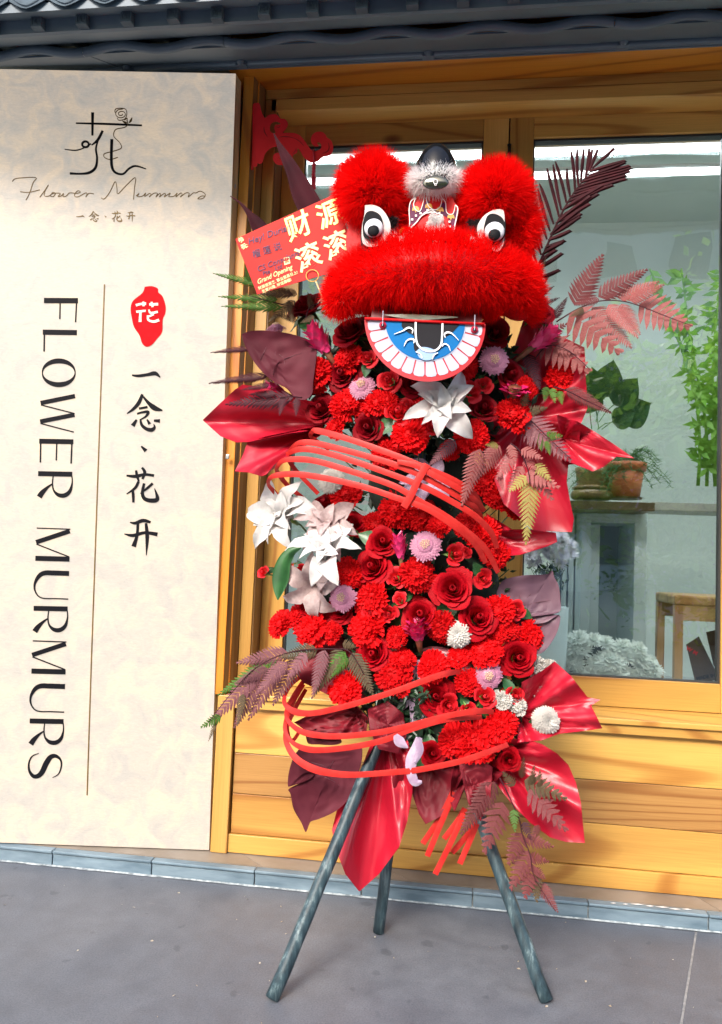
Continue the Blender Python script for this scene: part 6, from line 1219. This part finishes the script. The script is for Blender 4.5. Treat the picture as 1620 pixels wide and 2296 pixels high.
fern('large rosy fern frond spreading right over the window', ZR, [(400, 1390), (550, 1300), (700, 1245), (850, 1243), (980, 1275), (1200, 1360), (1365, 1422)],
     [((530, 1270), (735, 905), 185, 'rust', 'm'), ((700, 1215), (1050, 1010), 150, 'rust', 'm'), ((835, 1222), (1130, 1100), 110, 'pink'), ((920, 1240), (1160, 1125), 110, 'pink'), ((990, 1270), (1360, 1422), 260, 'pink', 'f'), ((500, 1330), (865, 1612), 270, 'pink', 'f'), ((655, 1290), (940, 1562), 180, 'pink', 'f'), ((770, 1270), (985, 1492), 140, 'pink', 'f'), ((860, 1265), (1000, 1470), 120, 'pink', 'f'), ((700, 1230), (530, 1270), 70, 'rust'), ((600, 1300), (500, 1350), 60, 'olive')], 1.98)
fern('rosy brown fern fan above the far right carnation', ZR, [(250, 1650), (340, 1560), (480, 1590), (640, 1730)], [((300, 1520), (645, 1740), 250, 'pink', 'f'), ((330, 1480), (480, 1400), 90, 'rust'), ((200, 1620), (290, 1860), 130, 'maroon'), ((400, 1560), (600, 1420+180), 120, 'pink')], 1.985)
fern('maroon fern spray rising at the base of the palm frond', ZR, [(240, 1300), (260, 1100), (320, 940)], [((240, 1150), (325, 930), 60, 'olive'), ((240, 1240), (380, 1135), 60, 'maroon'), ((250, 1290), (420, 1215), 60, 'maroon'), ((380, 1370), (475, 1212), 70, 'maroon'), ((230, 1200), (350, 1060), 60, 'maroon')], 1.99)
fern('slender fern frond crossing the right crimson sheet', ZR, [(380, 1850), (480, 1880), (640, 1960), (790, 2030)], [((470, 1865), (795, 2032), 110, 'rust', 'f'), ((370, 1860), (390, 1960), 60, 'green'), ((420, 1880), (440, 1970), 60, 'green'), ((330, 1850), (320, 1950), 60, 'green')], 1.965)
fern('mauve fern frond with green tips above the drooping fern', ZB, [(1150, 60), (1250, 150), (1400, 300), (1590, 480)], [((1180, 130), (1595, 485), 260, 'mauve', 'm'), ((1250, 180), (1270, 390), 90, 'mauve'), ((1330, 260), (1350, 410), 70, 'green'), ((1380, 290), (1520, 290), 90, 'green'), ((1390, 330), (1420, 440), 60, 'green'), ((1230, 100), (1400, 60), 90, 'olive'), ((1200, 50), (1240, -60), 80, 'olive')], 1.96)
fern('drooping pink fern with lime tips over the ribbons at right', ZB, [(1100, 350), (1180, 420), (1240, 560), (1260, 700)], [((850, 400), (712, 855), 165, 'pink', 'm'), ((1010, 370), (788, 665), 150, 'pink', 'm'), ((1115, 480), (985, 640), 110, 'pink'), ((1010, 600), (1045, 738), 70, 'pink'), ((1200, 540), (1072, 725), 110, 'pink'), ((1190, 400), (1360, 470), 110, 'pink'), ((1300, 520), (1425, 650), 100, 'lime'), ((1230, 590), (1498, 708), 150, 'pink'), ((1265, 620), (1222, 1168), 170, 'lime', 'm'), ((1260, 560), (1452, 812), 150, 'pink'), ((1230, 620), (1085, 742), 110, 'lime'), ((1100, 360), (1140, 520), 90, 'pink'), ((1220, 480), (1300, 560), 100, 'pink'), ((1000, 370), (900, 360), 70, 'lime')], 1.875)
fern('little olive fern tip right of the upper central carnation', ZB, [(660, 320), (560, 380), (440, 520)], [((650, 330), (440, 525), 130, 'mauve', 'm')], 1.93)
fern('long pinkish fern spray reaching left over the sill', Z5, [(1200, 200), (950, 195), (700, 230), (450, 350), (250, 560), (60, 800)],
     [((1150, 190), (890, 595), 150, 'olive', 'm'), ((1010, 200), (905, 590), 130, 'mauve', 'm'), ((800, 250), (580, 655), 170, 'mauve', 'm'), ((660, 320), (380, 780), 160, 'mauve', 'm'), ((480, 440), (270, 840), 150, 'mauve', 'm'), ((720, 230), (290, 310), 160, 'mauve', 'm'), ((620, 280), (130, 570), 150, 'green', 'm'), ((480, 400), (75, 790), 160, 'mauve', 'm'), ((700, 300), (450, 560), 140, 'mauve', 'm'), ((560, 360), (280, 480), 130, 'mauve', 'm'), ((170, 740), (5, 832), 90, 'green', 'c'), ((950, 200), (640, 260), 140, 'olive', 'm'), ((130, 790), (70, 940), 40, 'olive', 'c'), ((350, 560), (300, 820), 80, 'olive', 'm'), ((860, 230), (700, 440), 130, 'mauve', 'm')], 1.955)
fern('bright green and bronze fern tips above the low left carnation', Z5, [(1150, 190), (1230, 230), (1330, 400)], [((1180, 220), (1000, 430), 110, 'green', 'c'), ((1200, 270), (1060, 435), 80, 'green', 'c'), ((1230, 230), (1400, 565), 170, 'olive', 'm'), ((1160, 150), (1260, 180), 90, 'olive')], 1.95)
fern('hanging rusty fern trailing down past the right front leg', Z6, [(900, 560), (960, 680), (1040, 860), (1060, 960), (1120, 1120), (1150, 1280), (1300, 1520)],
     [((860, 590), (622, 980), 170, 'rust', 'm'), ((1060, 560), (1078, 415), 60, 'olive'), ((1080, 580), (1385, 720), 160, 'olive', 'm'), ((1120, 640), (1150, 470), 60, 'olive'), ((1190, 640), (1190, 500), 50, 'olive'), ((1110, 650), (1395, 945), 170, 'rust', 'm'), ((920, 740), (790, 1115), 190, 'rust', 'm'), ((1000, 790), (1010, 950), 70, 'green', 'c'), ((1060, 960), (965, 1195), 150, 'rust', 'm'), ((1110, 1090), (975, 1375), 150, 'rust', 'm'), ((1090, 1000), (1292, 1065), 100, 'rust', 'm'), ((1120, 1130), (1252, 1170), 90, 'rust', 'm'), ((1150, 1220), (1228, 1290), 80, 'rust'), ((1130, 1180), (1085, 1440), 150, 'rust', 'm'), ((1160, 1260), (1170, 1465), 90, 'olive'), ((1190, 1320), (1320, 1532), 90, 'rust', 'm'), ((1070, 880), (1130, 1010), 70, 'maroon'), ((1000, 620), (920, 520), 80, 'olive'), ((1180, 900), (1130, 1040), 60, 'rust')], 1.955)
# palm frond
pf = root('palm_frond', 'dark maroon dried palm frond rising behind the right of the lion head', 'palm frond', W(*ZR(250, 1130), 2.02)); Yp = 2.02; pc = pf.location.copy()
palm_m = simple('dark_maroon_palm', (0.022, 0.003, 0.005), (0.045, 0.006, 0.009), rough=0.6, spec=0.15, scale=30, stretch=(1, 1, 1), hue=0.15)
q = smooth_path([(*ZR(*p_), Yp) for p_ in [(200, 1250), (250, 1060), (340, 840), (440, 620), (530, 470), (640, 330), (720, 240)]], 5)
MB().tube([W(*p_)-pc for p_ in q], [0.004*(1-.8*i/len(q))+.0006 for i in range(len(q))], 6).build('rachis', palm_m, pf, True)
def plf(a, b_, w_, dY, broken=True):
    a = Vector(ZR(*a)); b_ = Vector(ZR(*b_)); d = (b_-a); nv = Vector((-d.y, d.x)).normalized(); P = []
    for i in range(7):
        t = i/6; c_ = a.lerp(b_, t); ww = w_*(.35+.65*math.sin(math.pi*min(1, t*.75+.08))) if t < 1 else w_*.55; c_ = c_+nv*2.0*math.sin(t*3+a.x)
        P.append([W(c_.x+nv.x*ww*u/2+(d.normalized().x*3*(u if t == 1 else 0)), c_.y+nv.y*ww*u/2, Yp+dY*t-0.004*(1-abs(u))*(ww/8))-pc for u in (-1, 0, 1)])
    MB().grid(P).build('leaflet', palm_m, pf, solid=.0006)
for a, b_ in [((250, 1030), (100, 740)), ((240, 1010), (110, 860)), ((265, 970), (160, 690)), ((290, 920), (200, 660)), ((305, 870), (225, 620)), ((330, 810), (245, 570)), ((360, 750), (265, 450)), ((385, 700), (275, 415)), ((412, 650), (340, 305)), ((440, 600), (372, 280)), ((468, 550), (395, 258)), ((495, 510), (478, 310)), ((528, 470), (508, 185)), ((555, 435), (550, 170)), ((580, 405), (588, 170)), ((605, 370), (630, 165)), ((620, 350), (648, 172)), ((640, 330), (685, 172)), ((660, 310), (805, 160))]: plf(a, b_, 7.5, .02)
for a, b_ in [((640, 335), (888, 245)), ((625, 360), (885, 262)), ((600, 385), (920, 282)), ((580, 410), (930, 298)), ((560, 440), (920, 320)), ((540, 465), (895, 350)), ((520, 490), (895, 375)), ((500, 520), (850, 385)), ((480, 550), (800, 420)), ((455, 590), (760, 440)), ((430, 640), (700, 490)), ((410, 680), (640, 560)), ((390, 720), (580, 630)), ((370, 770), (570, 650)), ((345, 820), (500, 740)), ((325, 870), (460, 810)), ((300, 920), (440, 830)), ((280, 980), (400, 880)), ((265, 1030), (440, 900)), ((270, 1080), (425, 1025)), ((440, 610), (730, 420)), ((400, 700), (640, 500)), ((360, 780), (560, 600))]: plf(a, b_, 9.5, -.02)

# ================================================================ dark green filler behind the blooms
mb = MB(); rg = random.Random(77)
for k in range(3300):
    z_ = rg.random()*1.22
    if z_ < .42: cx, cy, rx, ry = 950, 860, 270, 150
    elif z_ < .52: cx, cy, rx, ry = 960, 1080, 170, 110
    elif z_ < .84: cx, cy, rx, ry = 920, 1340, 240, 200
    elif z_ > 1.0: cx, cy, rx, ry = 900, 1590, 75, 75
    else: cx, cy, rx, ry = 1040, 1600, 150, 100
    a = rg.uniform(0, 6.28); q_ = math.sqrt(rg.random()); x, y = cx+rx*q_*math.cos(a), cy+ry*q_*math.sin(a); c_ = W(x, y, depth(x, y)+(rg.uniform(.045, .13)-0.03*(1-q_) if z_ < 1 else rg.uniform(-.01, .06)))
    d = Vector((rg.uniform(-1, 1), rg.uniform(-.6, .2), rg.uniform(-1, 1))).normalized(); s_ = d.cross(Vector((rg.uniform(-.5, .5), -1, rg.uniform(-.5, .5)))).normalized(); l = rg.uniform(.018, .045); w2 = l*rg.uniform(.15, .3); nr = d.cross(s_)*w2*.4
    mb.add([c_, c_+d*l*.4+s_*w2+nr, c_+d*l, c_+d*l*.4-s_*w2+nr, c_+d*l*.45], [(0, 1, 4), (1, 2, 4), (2, 3, 4), (3, 0, 4)])
tag(mb.build('filler_foliage', simple('deep_green_filler', (0.006, 0.022, 0.010), (0.02, 0.06, 0.022), rough=0.4, scale=14)), 'dark green filler leaves packed behind the red blooms', 'foliage', kind='stuff')
mb = MB()
for k in range(60):
    x, y = rg.uniform(760, 1160), rg.uniform(740, 1640); Y = depth(x, y)+.03; mb.tube([W(x, y, Y-.01), W(x+(940-x)*.3, y+rg.uniform(20, 60), Y+.05)], .0018, 5, False)
tag(mb.build('stems', stemm, None, True), 'thin green stalks showing in the gaps between the blooms', 'stems', kind='stuff')

# ================================================================ the street behind the camera, seen only as reflections in the glass
crown_m = simple('tree_leaf', (0.14, 0.30, 0.03), (0.30, 0.48, 0.07), rough=0.6, scale=3, trans=0.5); trunk_m = simple('tree_bark', (0.12, 0.09, 0.07), (0.18, 0.14, 0.11), rough=0.9, scale=12, bmp=.4)
def crown_mesh(seed):
    rg = random.Random(seed); mb = MB(); cl = [Vector((rg.gauss(0, .8), rg.gauss(0, .7), rg.gauss(0, .75))) for _ in range(26)]
    for k in range(17000):
        c_ = rg.choice(cl)+Vector((rg.gauss(0, .33), rg.gauss(0, .33), rg.gauss(0, .28))); d = Vector((rg.gauss(0, 1), rg.gauss(0, 1), rg.gauss(0, .6))).normalized()*.055; s_ = d.cross(Vector((rg.gauss(0, 1), rg.gauss(0, 1), 1))).normalized()*.032
        mb.add([c_-d, c_+s_, c_+d, c_-s_], [(0, 1, 2, 3)])
    return mb.mesh('crown', crown_m)
cms = [crown_mesh(1), crown_mesh(2)]
for i, (x, y, h, s_, lb) in enumerate([(3.9, -6.6, 3.2, 1.45, 'right tree across the street seen in the window reflection'), (6.2, -6.4, 3.0, 1.5, 'far right bushy tree across the street seen only in reflection'), (-2.6, -8.0, 3.0, 1.4, 'left tree across the street behind the viewer'), (1.2, -9.5, 3.4, 1.5, 'distant tree between the left and right street trees'), (4.6, -7.6, 1.5, 1.0, 'low shrub like tree below the right street trees')]):
    t = root('tree', lb, 'tree', (x, y, 0), 'trees across the street'); c_ = link('crown', cms[i % 2], t); c_.location = (0, 0, h); c_.scale = (s_,)*3
    mb = MB().tube([(0, 0, -.02), (.05, 0, h*.5), (0, .03, h)], [.10*s_, .07*s_, .04*s_], 10)
    for k in range(5):
        a = k*1.3; mb.tube([(0, .02, h*.7), (math.cos(a)*.5, math.sin(a)*.5, h+.3)], [.04, .015], 6)
    mb.build('trunk', trunk_m, t, True)
bw = simple('pale_far_facade', (0.36, 0.38, 0.37), (0.42, 0.43, 0.41), rough=0.8, scale=1)
fb_ = root('far_building', 'pale building across the street behind the viewer', 'building', (0, -13, 0)); MB().box(-16, 16, -13.6, -13, 0, 17).build('wall', bw, fb_)
for k in range(45): MB().box(-13+(k % 9)*3.1, -11.6+(k % 9)*3.1, -12.99, -12.95, 1.2+3*(k//9), 2.7+3*(k//9)).build('window', simple('dark_window', (0.05, 0.06, 0.07), rough=0.1) if 'dark_window' not in MATS else MATS['dark_window'], fb_)

# ---------------------------------------------------------------- move every root to the base of its thing
for nm, loc in BASES.items():
    o = bpy.data.objects[nm]; o.location = loc
    for c_ in o.children: c_.location = c_.location-loc
